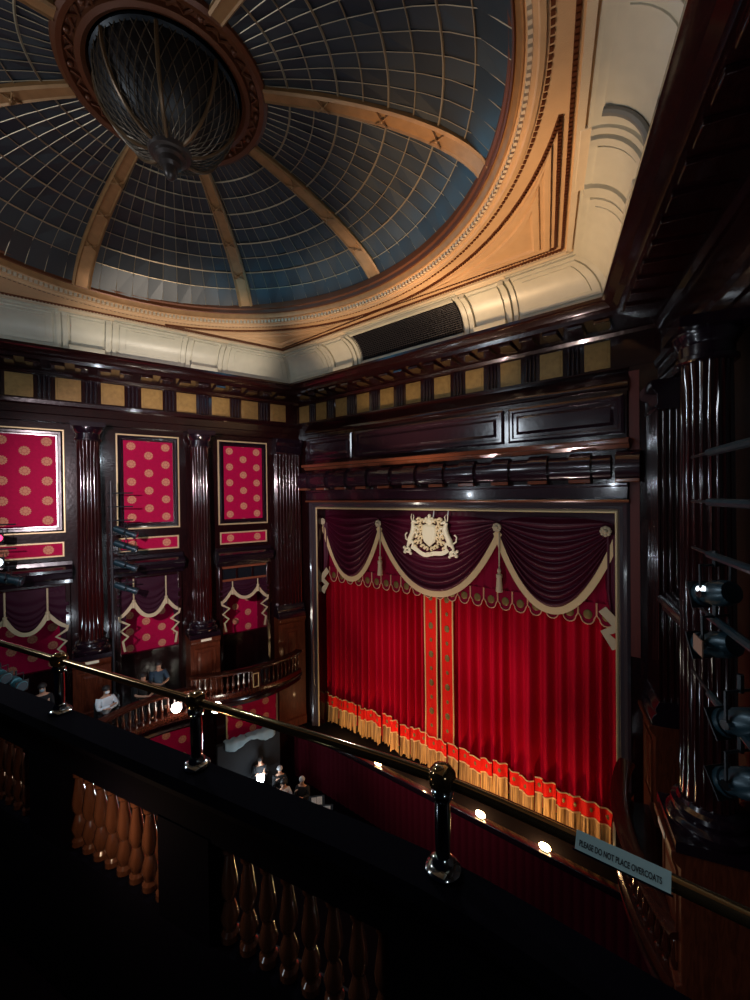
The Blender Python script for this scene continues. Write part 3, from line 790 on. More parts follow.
# ------------------------------------------------------------------ house curtain
def pleat(x,seed):
    r=random.Random(seed); return 0
class Pl:
    def __init__(s,seed,x0,x1,w0,w1):
        r=random.Random(seed); s.k=[x0-.3]; s.a=[]
        while s.k[-1]<x1+.3: s.k.append(s.k[-1]+r.uniform(w0,w1)); s.a.append(r.uniform(.6,1.15))
        s.a.append(1)
    def __call__(s,x):
        for i in range(len(s.k)-1):
            if s.k[i]<=x<=s.k[i+1]:
                u=(x-s.k[i])/(s.k[i+1]-s.k[i]); return s.a[i]*sin(PI*u)**1.9
        return 0
def tab_curtain(x0,x1,label,seed,w0,w1,lead):
    t=thing('stage_curtain',label,'stage curtain',((x0+x1)/2,.6,-2.2),'house curtain halves')
    pl=Pl(seed,x0,x1,w0,w1); r=random.Random(seed+5)
    n=int((x1-x0)/.022); xs=[x0+(x1-x0)*i/n for i in range(n+1)]
    y=lambda x,z:.76-.32*pl(x)*(.75+.25*(4-z)/6)-.03*sin(x*3.1)
    zs=[-2.1,-1.6,-1.14,-.6,0,.8,1.6,2.4,3.2,4.3]
    b=MB(); b.grid([[(x,y(x,z),z) for x in xs] for z in zs]); b.build('cloth',REDC,t,smooth=180)
    # hem in panels of different drop
    cuts=[x0]
    while cuts[-1]<x1-.5: cuts.append(cuts[-1]+r.uniform(.22,.55))
    cuts.append(x1)
    for a,c in zip(cuts,cuts[1:]):
        d=r.uniform(-.09,.07); fw=r.uniform(.0,.12); m=max(8,int((c-a)/.015)); X=[a+.008+(c-a-.016)*i/m for i in range(m+1)]
        sk=r.uniform(-.05,.05); ph=r.uniform(0,6)
        dd=lambda x:d+sk*(x-a)/(c-a)
        yh=lambda x,z:.44+.30*(y(x,-1.2)-.44)+.02*sin((x-a)/(c-a)*PI*2+ph)-fw-.045
        hem=MB(); hem.grid([[(x,yh(x,z),z+dd(x)) for x in X] for z in (-1.56,-1.4,-1.25,-1.14)]); hp=hem.build('hem_panel',ORNG,t,smooth=180)
        fl=lambda x,z:yh(x,z)-.06*(-1.56-z)*(1+.5*sin(x*11+ph))+.016*sin(x*70+ph)*(-1.5-z)*2
        fr=MB(); fr.grid([[(x+.02*sin(x*23+ph)*(-1.56-z),fl(x,z),(z+dd(x) if z>-2 else max(-2.235,-2.15+dd(x)*.9+.035*sin(x*38+ph)+.02*sin(x*97)))) for x in X] for z in (-2.17,-1.95,-1.75,-1.55)]); fr.build('fringe',FRINGE,hp,smooth=180)
        for z in (-1.145,-1.55):
            br=MB(); br.tube([(x,yh(x,z)-.015,z+dd(x)) for x in X],.018,5); br.build('hem_braid',BRAID,hp)
        xm=(a+c)/2; mo=MB(); mo.sphere((xm,yh(xm,-1.35),-1.35+dd(xm)),.05,10,(1,.25,1.2)); mo.build('hem_motif',MOTIF,hp)
    # leading edge galloon
    a,c=lead; m=12; X=[a+(c-a)*i/m for i in range(m+1)]
    g=MB(); g.grid([[(x,.495+.012*sin(x*20+z)-.05*math.exp(-(z+2)**2),z) for x in X] for z in [-1.56+5.5*i/20 for i in range(21)]]); gb=g.build('leading_band',ORNG,t,smooth=180,solid=.01)
    for x in (a+.015,c-.015):
        e=MB(); e.tube([(x,.485+.012*sin(x*20+z)-.05*math.exp(-(z+2)**2),z) for z in [-1.56+5.5*i/20 for i in range(21)]],.024,5)
        e.build('band_edging',BRAID,gb)
    xm=(a+c)/2; z=-1.3; k=0
    while z<3.5:
        mo=MB(); mo.sphere((xm,.485-.05*math.exp(-(z+2)**2),z),.085 if k%2==0 else .05,10,(1,.25,1.3)); z+=.46; k+=1
        mo.build('band_motif',MOTIF,gb)
tab_curtain(.72,5.93,'left half of the red velvet stage curtain with gold-fringed hem','' or 3,.20,.34,(5.40,5.87))
tab_curtain(5.94,11.12,'right half of the red velvet stage curtain with gold-fringed hem',11,.28,.46,(5.99,6.44))

# ------------------------------------------------------------------ pelmet with swags, valance, tassels
pel=thing('pelmet','plum swagged pelmet with gold fringe and scalloped red valance over the stage','pelmet',(5.93,.4,3.3))
b=MB(); xs=[.80+10.3*i/160 for i in range(161)]
b.grid([[(x,.47+.012*sin(x*30)*(1-v),5.2+1.1*v) for x in xs] for v in (0,.5,1)]); b.build('backing',PLUM,pel,smooth=180)
b=MB(); xs=[.98+9.85*i/200 for i in range(201)]
b.grid([[(x,.44+.018*sin(x*21)+.01*sin(x*47),z) for x in xs] for z in (3.82,4.3,5.0,5.7)]); b.build('valance',REDV,pel,smooth=180)
tp=.4225; nT=23; ROSEB=mat('rose_braid',(.75,.38,.22),.5)
for k in range(nT):
    x=1.16+tp*k; pts=[]; y0=.415
    pts=[(x,3.86),(x,3.55),(x+.05,3.48)]+[(x+tp/2-(.15)*cos(PI*i/8),3.46-.15*sin(PI*i/8)) for i in range(9)]+[(x+tp-.05,3.48),(x+tp-.012,3.55),(x+tp-.012,3.86)]
    tb=MB(); te=MB(); tm=MB()
    tb.prism(lambda a,n,z:Vector((a,n,z)),pts,y0,y0+.02)
    te.tube([(q[0],y0-.012,q[1]) for q in pts],.016,5)
    tm.sphere((x+tp/2,y0-.005,3.55),.105,10,(1,.2,1.15))
    tt=tb.build('valance_tab',REDV,pel,smooth=0); te.build('tab_braid',ROSEB,tt); tm.build('tab_motif',MOTIF,tt,smooth=60)
NV=Vector((0,-1,0))
def main_swag(xa,za,xb,zb_,low,pw,cut=None):
    U=56; V=130; P=[]; lo=[]
    for j in range(V+1):
        v=j/V; row=[]
        for i in range(U+1):
            u=i/U; x=xa+(xb-xa)*u; q=2*u-1; f=1-abs(q)**pw
            zt=za+(zb_-za)*u+.16-.05*f+.28*sin(PI*u)**.4; zj=za+(zb_-za)*u-.06; zb=zj-(zj-low)*f
            z=zt+(zb-zt)*v
            ph=v**1.15*9.0
            w=.25+.75*f
            yy=.36-.10*sin(PI*min(1,v*.92))*f-.12*w*abs(sin(PI*(ph+.30*q*q)))**2.2
            row.append((x,yy,z))
            if j==V: lo.append((x,yy,z))
        P.append(row)
    b=MB(); b.grid(P); sg=b.build('swag',PLUM,pel,smooth=180,solid=.01)
    b=MB(); L=[Vector(p) for p in lo]
    top=[p+Vector((0,-.025,.06)) for p in L]; bot=[]
    for i,p in enumerate(L):
        t=(L[min(i+1,U)]-L[max(i-1,0)]).normalized(); m=Vector((t.z,0,-t.x)); m=m if m.z<0 else -m
        bot.append(p+m*.14+Vector((0,-.03,0)))
    b.loft([[a,a+Vector((0,-.02,0)),c+Vector((0,-.02,0)),c] for a,c in zip(top,bot)]); b.build('swag_fringe',mat('swag_fringe_gold',(.84,.62,.32),.55,bump=.5,bscale=50) if 'swag_fringe_gold' not in MATS else MATS['swag_fringe_gold'],sg,smooth=60)
main_swag(.98,5.52,3.71,5.55,3.58,2.0)
main_swag(3.71,5.55,7.97,5.58,3.52,2.2)
main_swag(7.97,5.58,10.86,5.58,3.58,2.0)
for x,z in ((.97,5.62),(3.71,5.62),(7.97,5.65),(10.68,5.66)):
    b=MB(); 
    for k in range(8):
        a=PI/4*k; b.sphere((x+.085*cos(a),.235,z+.085*sin(a)),.05,8,(1,.5,1))
    b.sphere((x,.22,z),.06,10,(1,.7,1)); b.sphere((x,.25,z),.125,14,(1,.25,1)); b.build('rosette',BRAID_D,pel,smooth=60)
for x in (3.78,8.03):
    b=MB(); b.tube([(x,.26,5.5),(x,.25,4.45)],.022,6); b.lathe((x,.24),[(.01,4.52),(.05,4.48),(.06,4.42),(.04,4.38),(.045,4.36),(.085,4.33),(.085,4.25),(.07,4.22),(.10,3.86),(.09,3.84)],14); b.build('tassel',BRAID_D,pel,smooth=50)
for e,x in ((-1,.93),(1,10.92)):
    P=[]
    for j in range(41):
        v=j/40; P.append([(x-e*(.26*(i/8))*(1 if v<.6 else 1-(v-.6)*1.4),.30+.04*cos(i*1.6),5.6-(5.6-2.95)*v+.45*(i/8)*v) for i in range(9)])
    b=MB(); b.grid(P); b.build('tail',PLUM,pel,smooth=180,solid=.012)
    b=MB(); braid(b,[(x-e*q,.22,z) for q,z in ((.32,3.78),(.10,3.55),(.02,3.36),(.26,3.22),(.10,3.02),(.02,2.88))],NV,.21); b.build('tail_fringe',BRAID_D,pel,smooth=0)

# ------------------------------------------------------------------ coat of arms
ar=thing('coat_of_arms','cream and gold coat of arms with two rearing horned beasts on the pelmet','coat of arms',(5.86,.12,4.8))
AX,AZ,AY=5.86,4.78,.12
def ap(x,z,d=0): return (AX+x,AY-d,AZ+z)
b=MB(); sh=[(-.24,.86),(-.12,.90),(0,.87),(.12,.90),(.24,.86),(.26,.6),(.2,.36),(.0,.2),(-.2,.36),(-.26,.6)]
b.loft([[ap(x,z,-.03) for x,z in sh],[ap(x,z,.05) for x,z in sh],[ap(x*.85,.55+(z-.55)*.85,.09) for x,z in sh]]); b.build('shield',IVORY,ar,smooth=30)
b=MB()
b.sphere(ap(0,.99,.02),.13,12,(1,.6,1)); b.sphere(ap(0,1.16,.02),.06,8)
for e in (-1,0,1): b.sphere(ap(.11*e,1.08,.03),.05,8); b.sphere(ap(.16*e,1.0,.04),.05,8)
b.build('crest',IVORY,ar,smooth=60)
b=MB(); rr=random.Random(4)
for e in (-1,1):
    for k,(x,z) in enumerate(((.22,.98),(.36,.92),(.42,.76),(.36,.60),(.42,.46),(.34,.32),(.22,.18),(.46,.30),(.10,.12),(.30,.80),(.52,.14),(.30,.46),(.30,.68),(.36,1.02),(.12,.98),(.50,.60))):
        c=Vector(ap(e*x,z,.02)); r=.085
        b.tube([c+Vector((e*r*cos(t)*(1-t/7),-.02,r*sin(t)*(1-t/7))) for t in [i*.55 for i in range(10)]],[.050-.003*i for i in range(10)],6)
b.build('mantling',mat('arms_gold',(.86,.70,.44),.35),ar,smooth=60)
for e in (-1,1):
    b=MB()
    T=lambda pts,r:b.tube([ap(e*x,z,d) for x,z,d in pts],r,8)
    T([(.74,.26,.03),(.70,.42,.04),(.62,.58,.05),(.56,.74,.05),(.58,.88,.05),(.62,.96,.05)],[.07,.10,.085,.10,.065,.05])
    T([(.60,.98,.05),(.52,.97,.06),(.44,.93,.06)],[.06,.05,.03])
    T([(.64,1.0,.05),(.66,1.12,.05),(.63,1.22,.05)],[.018,.016,.006]); T([(.58,1.02,.05),(.55,1.12,.05),(.58,1.20,.05)],[.018,.016,.006])
    T([(.56,.76,.07),(.44,.80,.08),(.36,.70,.08)],[.05,.035,.03]); T([(.58,.66,.07),(.46,.62,.08),(.40,.52,.08)],[.05,.035,.03])
    T([(.72,.36,.05),(.58,.30,.06),(.60,.12,.05),(.52,.06,.05)],[.08,.05,.035,.03]); T([(.76,.30,.02),(.82,.18,.02),(.78,.04,.02),(.70,.02,.02)],[.07,.045,.03,.03])
    T([(.78,.32,.0),(.90,.40,.0),(.92,.54,.0),(.85,.60,.0)],[.03,.025,.025,.03])
    b.build('supporter',IVORY,ar,smooth=60)
b=MB(); pts=[]
for i in range(25):
    x=-.66+1.32*i/24; pts.append(ap(x,.16-.20*(1-(x/.66)**2)+.03*sin(x*9),.06))
braid(b,pts,NV,.13)
for e in (-1,1):
    c=Vector(ap(e*.80,.03,.04)); b.tube([c+Vector((e*(.12*cos(t))*(1-t/9),0,.09*sin(t)*(1-t/9))) for t in [i*.6 for i in range(11)]],.04,6)
    b.sphere(ap(e*.92,-.02,.03),.06,8); b.sphere(ap(e*.70,-.06,.03),.05,8); b.sphere(ap(e*.95,.12,.03),.05,8)
b.sphere(ap(0,-.03,.08),.09,8,(1.3,.5,.8)); b.build('ribbon_scroll',IVORY,ar,smooth=40)
WIRE=mat('wire',(.8,.8,.82),.3)
for x in (.10,.60):
    b=MB(); b.tube([ap(x,1.0,-.02),ap(x,1.34,-.1)],.018,6); b.build('hanging_wire',WIRE,ar)

# ------------------------------------------------------------------ stage edge, footlights, pit curtain
b=MB(); b.sweep(FW,[(-.60,-2.42),(-.40,-2.42),(-.40,-2.24),(-.44,-2.22),(-.60,-2.24),(-.62,-2.30)],-.6,12.4); struct(b.build('trim_stage_edge',DARK,bevel=.01))
pcv=MB(); xs=[-.5+12.8*i/700 for i in range(701)]
pcv.grid([[(x,-.56-.035*abs(sin(x*14)),z) for x in xs] for z in (-4.2,-3.3,-2.42)])
tag(pcv.build('pit_curtain',PIT,smooth=180),'dark red pleated cloth hanging below the stage edge','curtain')
for x,nm_ in ((4.18,'small footlight on the stage edge, the one left of the rail post'),(7.74,'bright footlight on the stage edge, next to the right of the rail post'),(9.43,'largest footlight on the stage edge, nearest the pale strip notice')):
    t=thing('footlight',nm_,'footlight',(x,-.50,-2.23),'footlights')
    b=MB(); b.box(FW,x-.10,x+.10,-.56,-.44,-2.235,-2.215); b.box(FW,x-.10,x+.10,-.45,-.435,-2.215,-2.13); b.build('housing',IRON,t,bevel=.004)
    b=MB(); b.sphere((x,-.50,-2.14),.095,12,(1.5,.7,.9)); b.build('bulb',BULB,t)
# ------------------------------------------------------------------ near balcony: parapet, brass rail, sign
def yc(x):
    d=x-11.95; sp=math.sqrt(d*d+.04)-.0   # two straight runs meeting softly at a post
    return -9.885+.111*(d-sp)+.012
def cpath(x0,x1,n,off=0):
    return [(x0+(x1-x0)*i/n, yc(x0+(x1-x0)*i/n)+off) for i in range(n+1)]
PX=[6.95,8.0,8.98,9.97,10.94,11.955,12.9,13.85]
par=thing('balcony_parapet','black parapet of the near balcony with openings of turned balusters','balcony',(10.5,yc(10.5),4.3))
P_=cpath(5.9,14.5,60)
b=MB(); sweep_path(b,FW,P_,[(-.10,5.43),(.04,5.43),(.05,5.45),(.04,5.485),(-.09,5.49),(-.11,5.46)]); b.build('ledge',BLACK,par,smooth=40)
b=MB(); sweep_path(b,FW,P_,[(-.07,5.28),(.035,5.28),(.035,5.43),(-.07,5.43)]); b.build('top_rail',BLACK,par)
b=MB(); sweep_path(b,FW,P_,[(-.09,4.2),(.06,4.2),(.06,4.86),(.03,4.89),(-.07,4.89),(-.09,4.86)]); b.build('plinth',BLACK,par)
for x in PX:
    b=MB(); w=.14
    sweep_path(b,FW,cpath(x-w,x+w,4),[(-.075,4.88),(.035,4.88),(.035,5.29),(-.075,5.29)]); b.build('pier',BLACK,par)
NBAL=wood('baluster_wood',(.10,.036,.018),(.17,.066,.034),.16,.9,.03)
BP=[(.034,0),(.034,.03),(.024,.045),(.030,.07),(.036,.10),(.026,.14),(.018,.17),(.030,.20),(.033,.24),(.026,.29),(.018,.35),(.016,.37),(.026,.385),(.026,.40),(.018,.41),(.034,.42),(.034,.45)]
proto=None
for xa,xb in zip(PX,PX[1:]):
    n=8
    for k in range(n):
        x=xa+.14+(xb-xa-.28)*(k+.5)/n; w=Vector((x,yc(x)-.015,4.888))
        if proto is None:
            proto=bal_mesh(.395,1.0,NBAL,14,BP); proto.parent=par; proto.location=w-wloc(par); WL[proto]=w
        else: inst(proto,par,w)
b=MB(); b.box(FW,5.9,14.5,-13.5,-10.55,4.1,4.25); struct(b.build('floor_balcony',FLOORM))
rl=thing('brass_rail','polished dark brass safety rail on short posts along the near balcony','rail',(11.0,yc(11.0),5.49))
ZR=5.75
b=MB(); b.tube([(x,y,ZR) for x,y in cpath(5.9,14.5,80)],.0165,14); b.build('handrail',BRASS,rl)
for x in PX:
    y=yc(x); c=(x,y)
    b=MB(); b.lathe(c,[(.050,5.485),(.052,5.495),(.046,5.503),(.032,5.508),(.030,5.52),(.021,5.53),(.023,5.60),(.023,5.66),(.021,5.69),(.026,5.695),(.032,5.71),(.030,5.72),(.024,5.725)],24); p=b.build('post',STEEL,rl,smooth=40)
    b=MB(); b.lathe(c,[(.022,5.722),(.036,5.735),(.041,5.755),(.038,5.772),(.028,5.785),(.012,5.790)],24); b.build('finial',BRASS,p,smooth=50)
# overcoat sign clipped on the rail
xs0,xs1=12.312,12.494; xm=(xs0+xs1)/2; tg=Vector((1,(yc(xs1)-yc(xs0))/(xs1-xs0),0)).normalized()
vup=Vector((0,.55,.835)); vup=(vup-tg*vup.dot(tg)).normalized(); nrmv=tg.cross(vup).normalized()
cen=Vector((xm,yc(xm),ZR))+nrmv*.021
sg=thing('notice_strip','grey-green strip notice on the brass rail asking not to place overcoats','sign',cen,)
b=MB(); hw=(xs1-xs0)/2
F_s=lambda a,n,z: cen+tg*a+nrmv*n+vup*z
b.box(F_s,-hw,hw,-.002,.002,-.019,.019); b.build('board',SIGN,sg)
b=MB(); b.box(F_s,-hw-.004,hw+.004,-.003,.0035,-.0225,-.0185); b.build('metal_edge',STEEL,sg)
def text(s,size,u,v,par,m,w=None):
    cu=bpy.data.curves.new('lettering','FONT'); cu.body=s; cu.size=size; cu.align_x='LEFT'; cu.extrude=.0003; cu.offset=.00035
    o=bpy.data.objects.new('lettering_curve',cu); COL.objects.link(o); bpy.context.view_layer.update()
    me=bpy.data.meshes.new_from_object(o.evaluated_get(bpy.context.evaluated_depsgraph_get())); bpy.data.objects.remove(o); bpy.data.curves.remove(cu)
    me.materials.clear(); me.materials.append(m); o=bpy.data.objects.new('lettering',me); COL.objects.link(o)
    M=Matrix((tg,vup,nrmv)).transposed().to_4x4(); o.parent=par
    bpy.context.view_layer.update()
    k=1 if not w else w/max(.001,o.dimensions.x)
    M.translation=(cen+tg*u+vup*v+nrmv*.0024)-wloc(par); o.matrix_local=M@Matrix.Diagonal((k,1,1,1)); return o
text('PLEASE DO NOT PLACE OVERCOATS',.0165,-hw+.008,-.0095,sg,INK,2*hw-.024)

# ------------------------------------------------------------------ spotlights and their booms
def spotlight(pos,d,label,L=.42,r=.105,col=None,group='stage spotlights',lens=None,hang=1):
    pos=Vector(pos); d=Vector(d).normalized(); col=col or TEAL
    t=thing('spotlight',label,'spotlight',pos,group)
    P=lambda k:pos+d*k
    b=MB(); b.tube([P(-L*.55),P(-L*.53),P(-L*.38),P(-L*.1),P(.0),P(.02),P(L*.28),P(L*.3),P(L*.46),P(L*.5)],[r*.5,r*.82,r*.98,r,r,r*.8,r*.8,r*.95,r*.95,r*.9],14); b.build('body',col,t,smooth=30)
    b=MB(); b.tube([P(L*.49),P(L*.515)],[r*.86,r*.80],14); b.build('lens',lens or LENS_D,t)
    b=MB(); x=d.cross(Vector((0,0,1))).normalized(); u=Vector((0,0,1))
    b.tube([P(0)-x*r*1.15,P(0)-x*r*1.18+u*.2*hang,P(0)+x*r*1.18+u*.2*hang,P(0)+x*r*1.15],.012,6); b.tube([P(0)+u*.19*hang,P(0)+u*.30*hang],.02,6); b.build('yoke',IRON,t)
    for s in (-1,1):
        b=MB(); b.tube([P(0)+x*s*r*.95,P(0)+x*s*r*1.3],.03,8); b.build('tilt_knob',STEEL,t)
    # square colour frame
    b=MB(); y=d.cross(x).normalized(); q=r*1.05
    b.loft([[P(k)+x*q*i+y*q*j for i,j in ((-1,-1),(1,-1),(1,1),(-1,1))] for k in (L*.44,L*.47)]); b.build('colour_frame',IRON,t)
    return t
LENS_D=mat('lens_dark',(.05,.06,.07),.05,coat=1)
TEALB=mat('teal_paint',(.05,.17,.21),.35,metal=.3)
bl=thing('lighting_boom','thin dark upright pipe with rungs holding four spotlights beside the left column','lighting stand',FL(6.4,.85,2.0))
b=MB(); b.tube([FL(6.4,.85,.02),FL(6.4,.85,7.1)],.035,8); b.build('upright',IRON,bl)
for z in (6.75,6.35,5.95,5.55,5.05,4.55,4.1): 
    b=MB(); b.tube([FL(6.48,.85,z),FL(5.85,.95,z)],.022,6); b.build('rung',IRON,bl)
lab=['topmost of the four blue-grey spotlights racked beside the left column','second spotlight from the top of the rack beside the left column','third spotlight from the top of the rack beside the left column','lowest of the four spotlights racked beside the left column']
for z,l in zip((5.60,5.18,4.62,3.95),lab): spotlight(FL(6.05,1.0,z),FL(5.2,1.35,z-.38)-FL(6.05,1.0,z),l,.62,.10)
spotlight(FL(8.66,1.0,4.55),FL(8.0,1.2,4.35)-FL(8.66,1.0,4.55),'large blue-grey spotlight at the left edge in front of the box canopy',.62,.13)
spotlight(FL(8.90,1.0,5.02),FL(8.5,2.2,4.95)-FL(8.90,1.0,5.02),'white-lit round lamp at the left edge above the large spotlight',.4,.13,lens=LENS)
spotlight(FL(8.87,1.0,5.63),FL(8.5,2.2,5.60)-FL(8.87,1.0,5.63),'glowing red lamp at the left edge under the crimson panel',.4,.10,lens=BULBR)
bl=thing('lighting_boom','dark upright pipe at the left edge carrying the red and white lamps','lighting stand',FL(9.3,.9,.0))
b=MB(); b.tube([FL(9.3,.9,.02),FL(9.3,.9,6.6)],.04,8); b.build('upright',IRON,bl)
for z in (5.95,5.32,4.86):
    b=MB(); b.tube([FL(9.4,.9,z),FL(8.5,.95,z)],.022,6); b.build('rung',IRON,bl)
for q,l in (((8.72,2.0,2.42),'blue-grey floodlight low at the left edge above the brass rail'),((8.44,2.0,2.16),'second blue-grey floodlight low at the left edge, right of its twin')):
    spotlight(FL(*q),FL(q[0]-.6,q[1]+.9,q[2]-.2)-FL(*q),l,.48,.13,col=TEALB)
# right boom
bl=thing('lighting_boom','dark pipe with teal cross bars in front of the right-hand column','lighting stand',FR(8.15,1.3,.0))
b=MB(); b.tube([FR(8.15,1.3,.0),FR(8.15,1.3,7.2)],.04,8); b.build('upright',IRON,bl)
for z in (6.86,6.50,6.12,5.67,5.1):
    b=MB(); b.tube([FR(8.25,1.3,z),FR(7.0,1.3,z)],.028,8); b.build('cross_bar',TEAL,bl); 
    b=MB(); b.tube([FR(7.05,1.3,z),FR(6.55,1.28,z)],.012,6); b.build('safety_wire',IRON,bl)
for (s,z,dx,lb,ln) in ((6.95,5.86,(-.5,.2,-.15),'upper right-hand spotlight with a white glint, in front of the glossy column','L'),(6.95,5.50,(-.5,.3,-.2),'spotlight with a brown flap, second down at the right-hand column',None),(7.35,5.15,(-.5,.3,-.3),'spotlight half cut by the right edge, third down',None),(7.35,4.78,(-.5,.3,-.35),'lowest spotlight cut by the right edge',None)):
    s+=.16; p=FR(s,1.3,z); t=spotlight(p,FR(s+dx[0],1.3+dx[1],z+dx[2])-p,lb,.27,.09,hang=1)
    if 'brown' in lb:
        b=MB(); b.box(lambda a,n,zz:FR(s+a,1.42+n,z+zz),-.02,.16,-.004,.004,-.05,.06); b.build('flap',mat('brown_flap',(.26,.15,.10),.6),t)
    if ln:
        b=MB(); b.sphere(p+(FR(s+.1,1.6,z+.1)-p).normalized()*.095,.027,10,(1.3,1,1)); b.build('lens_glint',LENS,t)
# globe lamps on the circle front and the pit lamp
def globe(p,label,m=GLOBE,r=.11):
    t=thing('globe_lamp',label,'lamp',p,'bright lamps'); b=MB(); b.sphere(p,r,16); b.build('bulb',m,t)
    return t
def bracket(t,p,q):
    b=MB(); b.tube([p,q],.02,6); b.tube([Vector(p)-(Vector(p)-Vector(q)).normalized()*.02,Vector(p)],[.07,.05],10); b.build('bracket',BRASS,t)
g=globe(FL(4.93,1.98,.48),'glaring white lamp on the dress circle balustrade, left of the rail post',r=.14); bracket(g,FL(4.93,1.9,.46),FL(4.93,1.72,.40))
g=globe(FL(3.82,2.0,.16),'glaring white lamp right of the rail post below the corner box',r=.16); bracket(g,FL(3.74,1.90,.08),FL(3.9,1.3,-.05))
g=globe(Vector((.83,-2.66,-2.9)),'dazzling blue-white lamp down in the orchestra pit',BULBC,r=.13)
b=MB(); b.tube([(.83,-2.66,-3.0),(.83,-2.66,-4.18)],.018,6); b.lathe((.83,-2.66),[(.18,-4.2),(.18,-4.18),(.03,-4.15)],14); b.build('stand',IRON,g)

# ------------------------------------------------------------------ people
def skin_obj(name,chains,m,parent,base,T,sub=1):
    """chains: list of lists of (pos,radius); first vertex of a chain may repeat an earlier position to branch"""
    bm=bmesh.new(); lay=bm.verts.layers.skin.verify(); idx={}
    def vert(p,r):
        k=tuple(round(c,4) for c in p)
        if k in idx: return idx[k]
        v=bm.verts.new(T(Vector(p))-base); v[lay].radius=(r,r); idx[k]=v
        if len(idx)==1: v[lay].use_root=True
        return v
    for ch in chains:
        vs=[vert(p,r) for p,r in ch]
        for a,c in zip(vs,vs[1:]):
            if not bm.edges.get((a,c)): bm.edges.new((a,c))
    me=bpy.data.meshes.new(name); bm.to_mesh(me); bm.free(); me.materials.append(m)
    o=bpy.data.objects.new(name,me); COL.objects.link(o); o.parent=parent; o.location=base-wloc(parent); WL[o]=base
    s=o.modifiers.new('Skin','SKIN'); s.use_smooth_shade=True
    u=o.modifiers.new('Sub','SUBSURF'); u.levels=sub; u.render_levels=sub
    return o
def person(floor,heading,label,shirt,trous=BLKCL,hairc=HAIR,pose='lap',lean=0.0,seat=.46,mask=None,look=0.0,bare=True):
    floor=Vector(floor); h=math.atan2(heading[0],heading[1])
    def T(p): return floor+Vector((p.x*cos(h)+p.y*sin(h),-p.x*sin(h)+p.y*cos(h),p.z))
    t=thing('person',label,'person',floor,'people below')
    L=lambda z:lean*(z-seat)
    up=.42 if pose=='stand' else 0
    if up: floor=floor+Vector((0,0,up))
    pel=(0,0,seat+.10); sp=(0,.01+L(.7),.74); ch=(0,.02+L(.95),.96); nk=(0,.03+L(1.1),1.12)
    hd0=(0,.05+L(1.17)+look*.3,1.20); hd1=(0,.06+L(1.26)+look,1.285); hd2=(0,.05+L(1.34)+look,1.345)
    body=[[(pel,.13),(sp,.115),(ch,.125),(nk,.055),(hd0,.075),(hd1,.092),(hd2,.06)],[(hd1,.092),((0,hd1[1]+.085,1.262),.018)]]
    sl=[];leg=[]
    for e in (-1,1):
        sh=(e*.17,.02+L(1.02),1.03)
        if pose=='lap': el=(e*.235,.06+L(.8),.77); wr=(e*.10,.28+L(.75),.74); hn=(e*.05,.34+L(.74),.745)
        elif pose=='fold': el=(e*.25,.12+L(.85),.82); wr=(-e*.02,.26+L(.86),.85+.03*e); hn=(-e*.09,.245+L(.87),.87+.03*e)
        elif pose=='rail': el=(e*.25,.22+L(.8),.82); wr=(e*.12,.46+L(.8),.84); hn=(e*.06,.52+L(.8),.845)
        elif pose=='stand': el=(e*.24,.10,.80); wr=(e*.14,.26,.92); hn=(e*.11,.30,.97)
        elif pose=='play': el=(e*.24,.10+L(.8),.80); wr=(e*.10+.05,.30+L(.9),.98+.12*e); hn=(e*.07+.05,.34+L(.9),1.03+.12*e)
        body.append([(ch,.125),(sh,.065),(el,.045),(wr,.030),(hn,.032)])
        d=(Vector(hn)-Vector(wr)).normalized(); sd=Vector((0,0,1)).cross(d).normalized()
        for k,(o,l) in enumerate(((-.028,.055),(-.010,.068),(.010,.064),(.027,.050))):
            p=Vector(hn)+d*.03+sd*o; body.append([(hn,.032),(tuple(p),.009),(tuple(p+d*l*.6+Vector((0,0,-.008))),.008),(tuple(p+d*l+Vector((0,0,-.025))),.007)])
        p=Vector(wr)+d*.035-sd*e*.035; body.append([(hn,.032),(tuple(p),.010),(tuple(p+d*.035-sd*e*.012),.008)])
        hp=(e*.09,.02,seat+.08); kn=(e*.13,.44,seat+.06); an=(e*.13,.42,.09); to=(e*.14,.56,.05)
        if up: kn=(e*.10,.04,.12); an=(e*.10,.0,-.34); to=(e*.12,.14,-.375)
        body.append([(pel,.13),(hp,.085),(kn,.058),(an,.040),(to,.035)])
        end=el if bare else wr
        sl.append([(ch,.145),(sh,.08),(el,.060)]+([] if bare else [(wr,.042)]))
        leg.append([(pel,.145),(hp,.10),(kn,.072),(an,.055)])
    skin_obj('body',body,SKIN,t,floor,T)
    skin_obj('shirt',[[(pel,.145),(sp,.135),(ch,.145),((0,.03+L(1.07),1.06),.085)]]+sl,shirt,t,floor,T)
    skin_obj('trousers',leg,trous,t,floor,T)
    hr=MB(); c=T(Vector((0,hd1[1]-.018,1.31)))
    rings=[]
    for i in range(7):
        q=i/6*PI*.55; rings.append([(c.x+.102*sin(q+.02)*cos(2*PI*j/14),c.y+.102*sin(q+.02)*sin(2*PI*j/14),c.z+.10*cos(q)) for j in range(14)])
    hr.loft(rings); hr.build('hair',hairc,t,smooth=60)
    fc=MB()
    for e in (-1,1): fc.sphere(T(Vector((e*.034,hd1[1]+.076,1.292))),.012,8)
    fc.build('eyes',INK,t)
